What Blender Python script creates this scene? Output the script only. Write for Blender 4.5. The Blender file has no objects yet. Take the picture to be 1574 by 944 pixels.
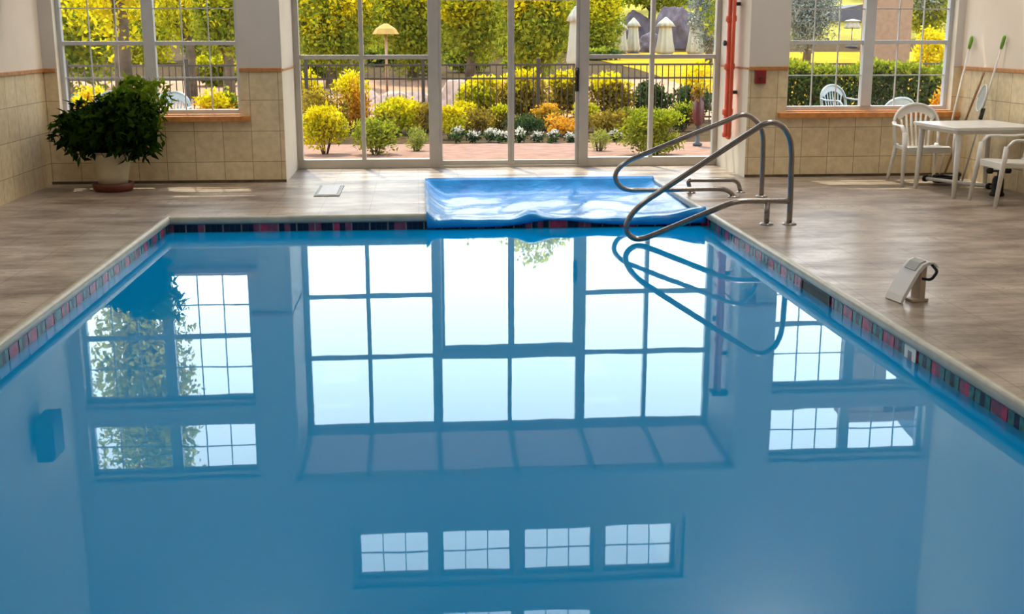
import bpy, bmesh, math, random
import numpy as np
from mathutils import Vector, Matrix

random.seed(7)
SC = bpy.context.scene
COL = SC.collection
R = math.radians

# ------------------------------------------------------------------ camera
FPX, CW, CH = 1810.0, 1574.0, 944.0
yaw, pit, rol = R(4.553), R(13.035), R(-0.043)
FW = Vector((math.sin(yaw) * math.cos(pit), math.cos(yaw) * math.cos(pit), -math.sin(pit)))
RT0 = Vector((math.cos(yaw), -math.sin(yaw), 0))
UP0 = RT0.cross(FW)
RT = RT0 * math.cos(rol) + UP0 * math.sin(rol)
UP = UP0 * math.cos(rol) - RT0 * math.sin(rol)
EYE = Vector((0, 0, 1.6))
cam_d = bpy.data.cameras.new('camera')
cam = bpy.data.objects.new('camera', cam_d)
COL.objects.link(cam)
cam_d.sensor_width = 36
cam_d.lens = FPX / CW * 36
cam_d.clip_end = 500
m = Matrix((RT, UP, -FW)).transposed().to_4x4()
m.translation = EYE
cam.matrix_world = m
SC.camera = cam


def ray(x, y):
    return FW * FPX + RT * (x - CW / 2) - UP * (y - CH / 2)


def at(x, y, Y=None, Z=None, X=None):
    """world point seen at a photo pixel on the plane Y=, Z= or X="""
    d = ray(x, y)
    if Y is not None:
        t = Y / d[1]
    elif Z is not None:
        t = (Z - EYE[2]) / d[2]
    else:
        t = X / d[0]
    return EYE + d * t


# ------------------------------------------------------------------ materials
def newmat(name):
    mt = bpy.data.materials.new(name)
    mt.use_nodes = True
    nt = mt.node_tree
    b = nt.nodes['Principled BSDF']
    return mt, nt, b


def N(nt, typ, **kw):
    n = nt.nodes.new(typ)
    for k, v in kw.items():
        if k.startswith('i_'):
            n.inputs[k[2:].replace('_', ' ')].default_value = v
        else:
            setattr(n, k, v)
    return n


def ramp(nt, fac, stops, interp='LINEAR'):
    r = nt.nodes.new('ShaderNodeValToRGB')
    r.color_ramp.interpolation = interp
    els = r.color_ramp.elements
    while len(els) < len(stops):
        els.new(0.5)
    for e, (p, c) in zip(els, stops):
        e.position = p
        e.color = (*c, 1)
    nt.links.new(fac, r.inputs['Fac'])
    return r


def pbr(name, col, rough=0.5, metal=0.0, var=0.12, scale=6.0, bump=0.0, spec=0.5):
    mt, nt, b = newmat(name)
    geo = N(nt, 'ShaderNodeNewGeometry')
    no = N(nt, 'ShaderNodeTexNoise', i_Scale=scale, i_Detail=4.0)
    nt.links.new(geo.outputs['Position'], no.inputs['Vector'])
    lo = tuple(c * (1 - var) for c in col)
    hi = tuple(min(1, c * (1 + var)) for c in col)
    r = ramp(nt, no.outputs['Fac'], [(0.3, lo), (0.7, hi)])
    nt.links.new(r.outputs['Color'], b.inputs['Base Color'])
    b.inputs['Roughness'].default_value = rough
    b.inputs['Metallic'].default_value = metal
    b.inputs['Specular IOR Level'].default_value = spec
    if bump:
        bp = N(nt, 'ShaderNodeBump', i_Strength=bump, i_Distance=0.02)
        nt.links.new(no.outputs['Fac'], bp.inputs['Height'])
        nt.links.new(bp.outputs['Normal'], b.inputs['Normal'])
    return mt


def tile_wall(name):
    """square cream wall tiles with thin dark joints, X and Y walls alike"""
    mt, nt, b = newmat(name)
    geo = N(nt, 'ShaderNodeNewGeometry')
    sep = N(nt, 'ShaderNodeSeparateXYZ')
    nt.links.new(geo.outputs['Position'], sep.inputs[0])
    add = N(nt, 'ShaderNodeMath', operation='ADD')
    nt.links.new(sep.outputs['X'], add.inputs[0])
    nt.links.new(sep.outputs['Y'], add.inputs[1])
    comb = N(nt, 'ShaderNodeCombineXYZ')
    nt.links.new(add.outputs[0], comb.inputs['X'])
    nt.links.new(sep.outputs['Z'], comb.inputs['Y'])
    mp = N(nt, 'ShaderNodeMapping')
    mp.inputs['Location'].default_value = (0.04, -1.235, 0)
    nt.links.new(comb.outputs[0], mp.inputs['Vector'])
    br = N(nt, 'ShaderNodeTexBrick', offset=0.0, i_Scale=1.0)
    br.inputs['Brick Width'].default_value = 0.31
    br.inputs['Row Height'].default_value = 0.335
    br.inputs['Mortar Size'].default_value = 0.004
    br.inputs['Mortar Smooth'].default_value = 0.3
    br.inputs['Color1'].default_value = (0.78, 0.65, 0.42, 1)
    br.inputs['Color2'].default_value = (0.70, 0.57, 0.36, 1)
    br.inputs['Mortar'].default_value = (0.33, 0.25, 0.15, 1)
    nt.links.new(mp.outputs[0], br.inputs['Vector'])
    no = N(nt, 'ShaderNodeTexNoise', i_Scale=14.0, i_Detail=5.0)
    nt.links.new(geo.outputs['Position'], no.inputs['Vector'])
    rr = ramp(nt, no.outputs['Fac'], [(0.3, (0.80, 0.78, 0.74)), (0.7, (1, 1, 1))])
    mx = N(nt, 'ShaderNodeMix', data_type='RGBA', blend_type='MULTIPLY')
    mx.inputs['Factor'].default_value = 1
    nt.links.new(br.outputs['Color'], mx.inputs[6])
    nt.links.new(rr.outputs['Color'], mx.inputs[7])
    nt.links.new(mx.outputs[2], b.inputs['Base Color'])
    b.inputs['Roughness'].default_value = 0.42
    return mt


def deck_mat(name):
    mt, nt, b = newmat(name)
    geo = N(nt, 'ShaderNodeNewGeometry')
    br = N(nt, 'ShaderNodeTexBrick', offset=0.0, i_Scale=1.0)
    br.inputs['Brick Width'].default_value = 0.46
    br.inputs['Row Height'].default_value = 0.23
    br.inputs['Mortar Size'].default_value = 0.006
    br.inputs['Mortar Smooth'].default_value = 0.5
    br.inputs['Color1'].default_value = (1, 1, 1, 1)
    br.inputs['Color2'].default_value = (0.86, 0.85, 0.84, 1)
    br.inputs['Mortar'].default_value = (0.60, 0.56, 0.52, 1)
    nt.links.new(geo.outputs['Position'], br.inputs['Vector'])
    mp = N(nt, 'ShaderNodeMapping')
    mp.inputs['Scale'].default_value = (0.85, 1.9, 1)
    nt.links.new(geo.outputs['Position'], mp.inputs['Vector'])
    no = N(nt, 'ShaderNodeTexNoise', i_Scale=1.3, i_Detail=9.0, i_Roughness=0.72)
    nt.links.new(mp.outputs[0], no.inputs['Vector'])
    rr = ramp(nt, no.outputs['Fac'], [(0.35, (0.13, 0.092, 0.064)), (0.5, (0.32, 0.255, 0.197)), (0.65, (0.55, 0.485, 0.405))])
    mx = N(nt, 'ShaderNodeMix', data_type='RGBA', blend_type='MULTIPLY')
    mx.inputs['Factor'].default_value = 1
    nt.links.new(br.outputs['Color'], mx.inputs[6])
    nt.links.new(rr.outputs['Color'], mx.inputs[7])
    nt.links.new(mx.outputs[2], b.inputs['Base Color'])
    ro = ramp(nt, no.outputs['Fac'], [(0.3, (0.42, 0.42, 0.42)), (0.7, (0.24, 0.24, 0.24))])
    nt.links.new(ro.outputs['Color'], b.inputs['Roughness'])
    bp = N(nt, 'ShaderNodeBump', i_Strength=0.25, i_Distance=0.006)
    nt.links.new(no.outputs['Fac'], bp.inputs['Height'])
    nt.links.new(bp.outputs['Normal'], b.inputs['Normal'])
    return mt


def schlick(nt, f0, normal=None):
    lw = N(nt, 'ShaderNodeLayerWeight')
    lw.inputs['Blend'].default_value = 0.5
    if normal is not None:
        nt.links.new(normal, lw.inputs['Normal'])
    pw = N(nt, 'ShaderNodeMath', operation='POWER')
    nt.links.new(lw.outputs['Facing'], pw.inputs[0])
    pw.inputs[1].default_value = 5.0
    ma = N(nt, 'ShaderNodeMath', operation='MULTIPLY_ADD')
    nt.links.new(pw.outputs[0], ma.inputs[0])
    ma.inputs[1].default_value = 1 - f0
    ma.inputs[2].default_value = f0
    return ma


def glass_mat(name):
    mt, nt, b = newmat(name)
    nt.nodes.remove(b)
    out = nt.nodes['Material Output']
    fr = schlick(nt, 0.025)
    tr = N(nt, 'ShaderNodeBsdfTransparent')
    tr.inputs['Color'].default_value = (0.97, 0.98, 0.97, 1)
    gl = N(nt, 'ShaderNodeBsdfGlossy', i_Roughness=0.01)
    mx = N(nt, 'ShaderNodeMixShader')
    nt.links.new(fr.outputs[0], mx.inputs[0])
    nt.links.new(tr.outputs[0], mx.inputs[1])
    nt.links.new(gl.outputs[0], mx.inputs[2])
    nt.links.new(mx.outputs[0], out.inputs['Surface'])
    return mt


def water_mat(name, tint, ior=1.4):
    mt, nt, b = newmat(name)
    nt.nodes.remove(b)
    out = nt.nodes['Material Output']
    geo = N(nt, 'ShaderNodeNewGeometry')
    no = N(nt, 'ShaderNodeTexNoise', i_Scale=1.7, i_Detail=2.0)
    nt.links.new(geo.outputs['Position'], no.inputs['Vector'])
    bp = N(nt, 'ShaderNodeBump', i_Strength=0.04, i_Distance=0.012)
    nt.links.new(no.outputs['Fac'], bp.inputs['Height'])
    fr = schlick(nt, ((ior - 1) / (ior + 1)) ** 2, bp.outputs['Normal'])
    tr = N(nt, 'ShaderNodeBsdfTransparent')
    tr.inputs['Color'].default_value = (*tint, 1)
    gl = N(nt, 'ShaderNodeBsdfGlossy', i_Roughness=0.012)
    gl.inputs['Color'].default_value = (0.78, 0.93, 1.0, 1)
    nt.links.new(bp.outputs['Normal'], gl.inputs['Normal'])
    df = N(nt, 'ShaderNodeBsdfDiffuse')
    df.inputs['Color'].default_value = (0.0, 0.34, 0.80, 1)
    bd = N(nt, 'ShaderNodeMixShader')
    bd.inputs[0].default_value = 0.85
    nt.links.new(tr.outputs[0], bd.inputs[1])
    nt.links.new(df.outputs[0], bd.inputs[2])
    mx = N(nt, 'ShaderNodeMixShader')
    nt.links.new(fr.outputs[0], mx.inputs[0])
    nt.links.new(bd.outputs[0], mx.inputs[1])
    nt.links.new(gl.outputs[0], mx.inputs[2])
    nt.links.new(mx.outputs[0], out.inputs['Surface'])
    return mt


def leaf_mat(name, c1, c2, trans=0.5, scale=3.0, rough=0.6):
    """leaf colours mixed by a random value per leaf, thin and translucent"""
    mt, nt, b = newmat(name)
    nt.nodes.remove(b)
    out = nt.nodes['Material Output']
    geo = N(nt, 'ShaderNodeNewGeometry')
    no = N(nt, 'ShaderNodeTexNoise', i_Scale=scale, i_Detail=3.0)
    nt.links.new(geo.outputs['Position'], no.inputs['Vector'])
    ad = N(nt, 'ShaderNodeMath', operation='ADD')
    nt.links.new(no.outputs['Fac'], ad.inputs[0])
    ml = N(nt, 'ShaderNodeMath', operation='MULTIPLY_ADD')
    nt.links.new(geo.outputs['Random Per Island'], ml.inputs[0])
    ml.inputs[1].default_value = 0.5
    ml.inputs[2].default_value = -0.25
    nt.links.new(ml.outputs[0], ad.inputs[1])
    r = ramp(nt, ad.outputs[0], [(0.3, c1), (0.7, c2)])
    df = N(nt, 'ShaderNodeBsdfDiffuse')
    tl = N(nt, 'ShaderNodeBsdfTranslucent')
    nt.links.new(r.outputs['Color'], df.inputs['Color'])
    nt.links.new(r.outputs['Color'], tl.inputs['Color'])
    mx = N(nt, 'ShaderNodeMixShader')
    mx.inputs[0].default_value = trans
    nt.links.new(df.outputs[0], mx.inputs[1])
    nt.links.new(tl.outputs[0], mx.inputs[2])
    nt.links.new(mx.outputs[0], out.inputs['Surface'])
    return mt


def emit_mat(name, col, s):
    mt, nt, b = newmat(name)
    b.inputs['Base Color'].default_value = (0.8, 0.8, 0.8, 1)
    b.inputs['Emission Color'].default_value = (*col, 1)
    b.inputs['Emission Strength'].default_value = s
    return mt


M = dict(
    deck=deck_mat('deck_tile'),
    walltile=tile_wall('cream_wall_tile'),
    paint=pbr('wall_paint', (0.60, 0.56, 0.52), 0.7, var=0.04, scale=2),
    paint_side=pbr('side_wall_paint', (0.76, 0.67, 0.55), 0.7, var=0.05, scale=1.5),
    chairout=pbr('resin_shaded', (0.26, 0.29, 0.27), 0.4, var=0.08),  # shade on the outdoor chairs put into a darker resin tone
    jamb=pbr('jamb_paint', (0.72, 0.66, 0.52), 0.6, var=0.04, scale=2),
    ceil=pbr('ceiling_paint', (0.55, 0.54, 0.52), 0.8, var=0.03),
    rail=pbr('oak_trim', (0.46, 0.20, 0.06), 0.42, var=0.22, scale=18),
    sill=pbr('oak_sill', (0.56, 0.22, 0.055), 0.4, var=0.2, scale=16),
    frame=pbr('white_frame', (0.52, 0.54, 0.56), 0.38, var=0.05),
    alu=pbr('aluminium_frame', (0.52, 0.50, 0.45), 0.36, 0.15, var=0.06),
    glass=glass_mat('clear_glass'),
    water=water_mat('pool_water', (0.40, 0.84, 0.95), 1.52),
    basin=pbr('pool_plaster', (0.06, 0.32, 0.60), 0.7, var=0.06, scale=1.2),
    coping=pbr('coping_tile', (0.44, 0.42, 0.33), 0.35, var=0.12, scale=9),
    grout=pbr('grout', (0.22, 0.23, 0.25), 0.7),
    teal=pbr('tile_teal', (0.04, 0.19, 0.21), 0.22, var=0.35, scale=22, spec=0.15),
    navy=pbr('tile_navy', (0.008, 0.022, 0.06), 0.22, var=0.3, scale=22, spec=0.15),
    pink=pbr('tile_magenta', (0.42, 0.05, 0.13), 0.22, var=0.3, scale=22, spec=0.15),
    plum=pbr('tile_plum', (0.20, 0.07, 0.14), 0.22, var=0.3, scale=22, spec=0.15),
    white=pbr('white_plastic', (0.74, 0.74, 0.72), 0.36, var=0.04),
    chairw=pbr('resin_white', (0.72, 0.70, 0.65), 0.34, var=0.05),
    steel=pbr('brushed_steel', (0.30, 0.275, 0.26), 0.24, 0.95, var=0.1, scale=12),
    black=pbr('black_rubber', (0.015, 0.015, 0.016), 0.45, var=0.2, spec=0.15),
    dark=pbr('dark_grey', (0.07, 0.075, 0.08), 0.5, var=0.2, spec=0.15),
    grey=pbr('grey_pad', (0.38, 0.40, 0.37), 0.6, var=0.1),
    beige=pbr('beige_bracket', (0.50, 0.40, 0.31), 0.5, var=0.1),
    red=pbr('red_pipe', (0.72, 0.095, 0.03), 0.35, var=0.12, scale=5),
    darkred=pbr('pull_red', (0.22, 0.008, 0.01), 0.4, var=0.1),
    terra=pbr('terracotta', (0.13, 0.025, 0.015), 0.5, var=0.2),
    cream=pbr('cream_pot', (0.62, 0.55, 0.38), 0.5, var=0.08),
    soil=pbr('soil', (0.03, 0.02, 0.012), 0.9),
    wood=pbr('pole_wood', (0.30, 0.17, 0.08), 0.5, var=0.2),
    green=pbr('green_cap', (0.16, 0.36, 0.03), 0.4, var=0.15),
    iron=pbr('fence_iron', (0.045, 0.03, 0.02), 0.5, var=0.2),
    canvas=pbr('parasol_canvas', (0.36, 0.33, 0.24), 0.8, var=0.08, scale=4),
    gold=pbr('parasol_gold', (0.34, 0.20, 0.03), 0.8, var=0.08),
    brick=pbr('patio_brick', (0.25, 0.14, 0.092), 0.8, var=0.2, scale=5, spec=0.05),
    pinkdeck=pbr('pool_deck_pink', (0.38, 0.205, 0.115), 0.8, var=0.2, scale=1.5, spec=0.05),
    mulch=pbr('mulch', (0.055, 0.032, 0.010), 0.9, var=0.5, scale=5, spec=0.05),
    lawn=pbr('lawn_gold', (0.36, 0.205, 0.003), 0.9, var=0.3, scale=0.6, spec=0.05),
    rock=pbr('rock_violet', (0.11, 0.09, 0.10), 0.85, var=0.35, scale=2.5, bump=0.6, spec=0.05),
    boulder=pbr('boulder_pink', (0.36, 0.25, 0.18), 0.85, var=0.25, scale=2, bump=0.4, spec=0.05),
    bark=pbr('bark', (0.10, 0.07, 0.04), 0.9, var=0.4),
    tanbrick=pbr('tan_brick', (0.26, 0.15, 0.08), 0.8, var=0.15, scale=12),
    gable=pbr('white_gable', (0.22, 0.22, 0.23), 0.7, var=0.06),
    shingle=pbr('shingle', (0.07, 0.065, 0.075), 0.8, var=0.2, scale=9),
    maroon=pbr('maroon_glaze', (0.07, 0.008, 0.01), 0.4, var=0.2),
    lilac=pbr('lilac_grey', (0.16, 0.14, 0.16), 0.7, var=0.1),
    outpool=pbr('outdoor_pool_blue', (0.05, 0.28, 0.28), 0.2, var=0.2, scale=2),
    speaker=pbr('speaker_grey', (0.06, 0.065, 0.07), 0.6, var=0.15),
    glyph=pbr('marker_mark', (0.22, 0.24, 0.30), 0.5),
    plate=pbr('deck_plate', (0.45, 0.44, 0.42), 0.4, var=0.05),
    hill=pbr('hillside', (0.24, 0.20, 0.03), 0.9, var=0.75, scale=0.35, spec=0.05),
    lamp=emit_mat('fill_lamp_diffuser', (1, 0.95, 0.88), 6),
    leaf_y=leaf_mat('leaf_yellow', (0.46, 0.36, 0.004), (0.86, 0.72, 0.018), 0.5, 2.0),
    leaf_yg=leaf_mat('leaf_yellow_green', (0.28, 0.30, 0.008), (0.74, 0.62, 0.018), 0.5, 1.3),
    leaf_g=leaf_mat('leaf_green', (0.11, 0.16, 0.015), (0.40, 0.40, 0.03), 0.45, 1.5),
    leaf_mid=leaf_mat('leaf_mid_green', (0.14, 0.18, 0.012), (0.44, 0.46, 0.025), 0.45, 4),
    leaf_dg=leaf_mat('leaf_dark_green', (0.02, 0.04, 0.016), (0.085, 0.13, 0.03), 0.35, 3),
    leaf_o=leaf_mat('leaf_orange', (0.50, 0.22, 0.02), (0.78, 0.42, 0.03), 0.5, 4),
    leaf_ol=leaf_mat('leaf_olive', (0.15, 0.11, 0.02), (0.46, 0.31, 0.025), 0.4, 4),
    leaf_w=leaf_mat('petal_white', (0.5, 0.46, 0.36), (0.75, 0.72, 0.6), 0.3, 6),
    leaf_b=leaf_mat('needle_blue', (0.11, 0.14, 0.12), (0.34, 0.37, 0.32), 0.2, 3),
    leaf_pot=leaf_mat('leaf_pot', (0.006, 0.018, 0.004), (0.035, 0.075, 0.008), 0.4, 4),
    leaf_pot_lit=leaf_mat('leaf_pot_lit', (0.05, 0.11, 0.008), (0.22, 0.30, 0.02), 0.55, 4),
    leaf_lime=leaf_mat('leaf_lime', (0.22, 0.27, 0.03), (0.45, 0.45, 0.09), 0.4, 6),
)


def bay_panel_mat():
    mt, nt, b = newmat('bay_roof_panel')
    nt.nodes.remove(b)
    out = nt.nodes['Material Output']
    df = N(nt, 'ShaderNodeBsdfDiffuse')
    df.inputs['Color'].default_value = (0.62, 0.58, 0.55, 1)
    tl = N(nt, 'ShaderNodeBsdfTranslucent')
    tl.inputs['Color'].default_value = (0.62, 0.50, 0.44, 1)
    mx = N(nt, 'ShaderNodeMixShader')
    mx.inputs[0].default_value = 0.5
    nt.links.new(df.outputs[0], mx.inputs[1])
    nt.links.new(tl.outputs[0], mx.inputs[2])
    nt.links.new(mx.outputs[0], out.inputs['Surface'])
    return mt


M['baypanel'] = bay_panel_mat()


def cover_mat():
    mt, nt, b = newmat('cover_vinyl')
    geo = N(nt, 'ShaderNodeNewGeometry')
    no = N(nt, 'ShaderNodeTexNoise', i_Scale=5.0, i_Detail=4.0)
    nt.links.new(geo.outputs['Position'], no.inputs['Vector'])
    r = ramp(nt, no.outputs['Fac'], [(0.3, (0.0, 0.21, 0.60)), (0.7, (0.004, 0.32, 0.80))])
    nt.links.new(r.outputs['Color'], b.inputs['Base Color'])
    b.inputs['Roughness'].default_value = 0.22
    b.inputs['Specular IOR Level'].default_value = 0.5
    bp = N(nt, 'ShaderNodeBump', i_Strength=0.5, i_Distance=0.03)
    nt.links.new(no.outputs['Fac'], bp.inputs['Height'])
    nt.links.new(bp.outputs['Normal'], b.inputs['Normal'])
    return mt


M['cover'] = cover_mat()


# ------------------------------------------------------------------ mesh helpers
class MB:
    def __init__(s):
        s.v, s.f, s.mi, s.sm = [], [], [], []

    def face(s, idx, mi=0, sm=False):
        s.f.append(tuple(idx)); s.mi.append(mi); s.sm.append(sm)

    def quad(s, a, b, c, d, mi=0):
        n = len(s.v)
        s.v += [tuple(a), tuple(b), tuple(c), tuple(d)]
        s.face((n, n + 1, n + 2, n + 3), mi)

    def box(s, x0, x1, y0, y1, z0, z1, mi=0, mat=None):
        n = len(s.v)
        pts = [(x, y, z) for z in (z0, z1) for (x, y) in ((x0, y0), (x1, y0), (x1, y1), (x0, y1))]
        if mat is not None:
            pts = [tuple(mat @ Vector(p)) for p in pts]
        s.v += pts
        for q in ((3, 2, 1, 0), (4, 5, 6, 7), (0, 1, 5, 4), (1, 2, 6, 5), (2, 3, 7, 6), (3, 0, 4, 7)):
            s.face([n + i for i in q], mi)

    def loft(s, rings, closed=True, caps=True, mi=0, sm=True):
        n0 = len(s.v)
        k = len(rings[0])
        for r in rings:
            s.v += [tuple(p) for p in r]
        for i in range(len(rings) - 1):
            for j in range(k if closed else k - 1):
                a = n0 + i * k + j
                b = n0 + i * k + (j + 1) % k
                s.face((a, b, b + k, a + k), mi, sm)
        if caps and closed:
            s.face([n0 + j for j in range(k)][::-1], mi)
            e = n0 + (len(rings) - 1) * k
            s.face([e + j for j in range(k)], mi)

    def lathe(s, c, prof, seg=20, mi=0):
        rings = []
        for (r, z) in prof:
            rings.append([(c[0] + r * math.cos(2 * math.pi * j / seg), c[1] + r * math.sin(2 * math.pi * j / seg), c[2] + z) for j in range(seg)])
        s.loft(rings, mi=mi)

    def tube(s, pts, r, seg=10, mi=0, flat=None):
        """round tube along a polyline; r a number or a list; flat=(a,b) gives an elliptical section"""
        P = [Vector(p) for p in pts]
        rings = []
        prev = None
        for i, p in enumerate(P):
            t = (P[min(i + 1, len(P) - 1)] - P[max(i - 1, 0)]).normalized()
            if prev is None:
                u = t.orthogonal().normalized() if flat is None else Vector((1, 0, 0)) - t * t[0]
                if u.length < 1e-3:
                    u = Vector((0, 1, 0)) - t * t[1]
                u.normalize()
            else:
                u = (prev - t * prev.dot(t)).normalized()
            prev = u
            w = t.cross(u)
            rr = r[i] if isinstance(r, (list, tuple)) else r
            a, b = (rr, rr) if flat is None else (flat[0] * rr, flat[1] * rr)
            rings.append([p + u * a * math.cos(2 * math.pi * j / seg) + w * b * math.sin(2 * math.pi * j / seg) for j in range(seg)])
        s.loft(rings, mi=mi)

    def build(s, name, mats, parent=None, bevel=0.0):
        me = bpy.data.meshes.new(name)
        me.from_pydata(s.v, [], s.f)
        if not isinstance(mats, (list, tuple)):
            mats = [mats]
        for mt in mats:
            me.materials.append(mt)
        me.polygons.foreach_set('material_index', s.mi)
        me.polygons.foreach_set('use_smooth', s.sm)
        me.update()
        o = bpy.data.objects.new(name, me)
        COL.objects.link(o)
        if parent is not None:
            o.parent = parent
        if bevel:
            bv = o.modifiers.new('bevel', 'BEVEL')
            bv.width = bevel
            bv.segments = 2
            bv.limit_method = 'ANGLE'
        return o


def fillet(pts, rads, n=8):
    """polyline with rounded corners"""
    P = [Vector(p) for p in pts]
    out = [P[0]]
    for i in range(1, len(P) - 1):
        rad = rads[i - 1] if isinstance(rads, (list, tuple)) else rads
        a, b = (P[i - 1] - P[i]), (P[i + 1] - P[i])
        ang = a.angle(b)
        d = min(rad / math.tan(ang / 2), a.length * 0.49, b.length * 0.49)
        p0, p1 = P[i] + a.normalized() * d, P[i] + b.normalized() * d
        for k in range(n + 1):
            t = k / n
            out.append(p0 * (1 - t) ** 2 + P[i] * 2 * t * (1 - t) + p1 * t * t)
    out.append(P[-1])
    return out


def tag(o, label, cat, group=None, kind=None):
    o['label'] = label
    o['category'] = cat
    if group:
        o['group'] = group
    if kind:
        o['kind'] = kind
    return o


def struct(o, label=None):
    o['kind'] = 'structure'
    if label:
        o['label'] = label
    return o


def empty(name, loc=(0, 0, 0), rz=0.0):
    o = bpy.data.objects.new(name, None)
    o.location = loc
    o.rotation_euler = (0, 0, rz)
    o.empty_display_size = 0.1
    COL.objects.link(o)
    return o


def copy_tree(o, parent=None):
    c = o.copy()
    COL.objects.link(c)
    if parent is not None:
        c.parent = parent
    for ch in list(o.children):
        copy_tree(ch, c)
    return c


def leaves(name, center, rad, n, size, mat, parent=None, seed=0, shell=0.55, lumps=7, droop=0.0, aspect=0.5, flat=0.0):
    """a crown of single folded leaves filling lumpy ellipsoid; each leaf an own island"""
    g = np.random.default_rng(seed)
    c = np.array(center, float)
    rad = np.array(rad, float)
    # lumps: sub-ellipsoids scattered over the main one
    lc = g.normal(size=(lumps, 3)); lc /= np.linalg.norm(lc, axis=1)[:, None]
    lc *= g.uniform(0.35, 0.62, (lumps, 1))
    lr = g.uniform(0.38, 0.55, lumps)
    which = g.integers(0, lumps, n)
    d = g.normal(size=(n, 3)); d /= np.linalg.norm(d, axis=1)[:, None]
    rr = shell + (1 - shell) * g.random(n) ** 0.6
    p = lc[which] + d * (lr[which] * rr)[:, None]
    p *= rad
    nrm = d * 0.7 + g.normal(size=(n, 3)) * 0.6
    nrm[:, 2] += flat
    nrm /= np.linalg.norm(nrm, axis=1)[:, None]
    t = g.normal(size=(n, 3)); t[:, 2] -= droop
    t -= nrm * (t * nrm).sum(1)[:, None]
    t /= np.linalg.norm(t, axis=1)[:, None] + 1e-9
    b = np.cross(nrm, t)
    s = (size * g.uniform(0.6, 1.3, n))[:, None]
    P = c + p
    tip = P + t * s
    l1 = P + t * s * 0.45 + b * s * aspect * 0.5 - nrm * s * 0.08
    l2 = P + t * s * 0.45 - b * s * aspect * 0.5 - nrm * s * 0.08
    V = np.stack([P, l1, tip, l2], 1).reshape(-1, 3)
    F = np.arange(4 * n).reshape(-1, 4)
    me = bpy.data.meshes.new(name)
    me.from_pydata(V.tolist(), [], F.tolist())
    me.materials.append(mat)
    o = bpy.data.objects.new(name, me)
    COL.objects.link(o)
    if parent is not None:
        o.parent = parent
    return o


# ------------------------------------------------------------------ dimensions
XL, XR = -4.0, 6.2            # side walls
YW, YG = 13.25, 14.6          # tiled end wall, bay glazing
YB, ZC = -4.5, 6.8            # wall behind the viewer, ceiling
XC = 1.13
BX0, BX1 = -1.46, 3.73        # bay opening
PX0, PX1, PY0, PY1 = -2.26, 2.68, 1.0, 10.72   # pool edge
AX0, AY1 = 0.07, 13.16        # hot tub alcove
WZ = -0.14
BAYTOP0, BAYTOP1 = 3.10, 3.25

# ------------------------------------------------------------------ floor with pool opening
f = MB()


def fl(x0, x1, y0, y1):
    f.quad((x0, y0, 0), (x1, y0, 0), (x1, y1, 0), (x0, y1, 0))


fl(XL, PX0 - .016, YB, YW); fl(PX1 + .016, XR, YB, YW)
fl(PX0 - .016, PX1 + .016, YB, PY0 - .016)
fl(PX0 - .016, AX0, PY1 + .016, YW)
fl(AX0, PX1 + .016, AY1, YW)
fl(BX0 - .02, BX1 + .02, YW, YG + 0.1)
struct(f.build('floor', M['deck']), 'brown stained tile pool deck')

# coping: bullnose strip round the pool edge
cp = MB()


def coping(p0, p1, inward):
    """rounded nosing from p0 to p1, inward = unit vector towards the water"""
    p0, p1, w = Vector(p0), Vector(p1), Vector(inward)
    prof = [(-0.018, 0.0), (-0.008, 0.003), (0.008, 0.004), (0.02, 0.0), (0.028, -0.012), (0.028, -0.052), (0.018, -0.062), (0.0, -0.062)]
    r0 = [p0 + w * a + Vector((0, 0, z)) for a, z in prof]
    r1 = [p1 + w * a + Vector((0, 0, z)) for a, z in prof]
    cp.loft([r0, r1], closed=False, caps=False, sm=True)


coping((PX0, PY0 - .05, 0), (PX0, PY1 + .05, 0), (1, 0, 0))
coping((PX1, AY1, 0), (PX1, PY0 - .05, 0), (-1, 0, 0))
coping((PX0 - .05, PY1, 0), (AX0, PY1, 0), (0, -1, 0))
coping((PX1 + .05, PY0, 0), (PX0 - .05, PY0, 0), (0, 1, 0))
struct(cp.build('trim_1', M['coping']), 'cream bullnose coping round the pool')

# waterline tile band: little quads, groups of three strips per square
tb = MB()
rnd = random.Random(3)


def band(p0, p1, z0, z1, nrm, start=0, shaded=False):
    p0, p1, nv = Vector(p0), Vector(p1), Vector(nrm)
    L = (p1 - p0).length
    d = (p1 - p0) / L
    tb.quad(p0 + Vector((0, 0, z0)), p1 + Vector((0, 0, z0)), p1 + Vector((0, 0, z1)), p0 + Vector((0, 0, z1)), 0)
    T = 0.165
    k, u = start, 0.0
    off = nv * 0.004
    for k in range(int(L / T) + 1):
        u = k * T
        fam = (1, 2, 1) if (k + start) % 2 == 0 else rnd.choice([(3, 4, 3), (3, 3, 4), (4, 3, 3)])
        w = (T - 0.012) / 3
        for j in range(3):
            a = u + j * w + 0.001
            b = min(u + (j + 1) * w, L)
            if a >= b:
                continue
            mi = fam[j] if rnd.random() > 0.12 else rnd.choice([1, 2, 4])
            if shaded:  # shade on the backlit far band put into darker tile colours
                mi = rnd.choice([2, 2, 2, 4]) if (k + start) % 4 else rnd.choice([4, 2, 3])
            q = [p0 + d * a + off, p0 + d * b + off]
            zt, zb = z1 - 0.012, z0
            # two rows above and below the waterline
            zm = WZ - 0.035
            tb.quad(q[0] + Vector((0, 0, zm + .008)), q[1] + Vector((0, 0, zm + .008)), q[1] + Vector((0, 0, zt)), q[0] + Vector((0, 0, zt)), mi)


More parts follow.
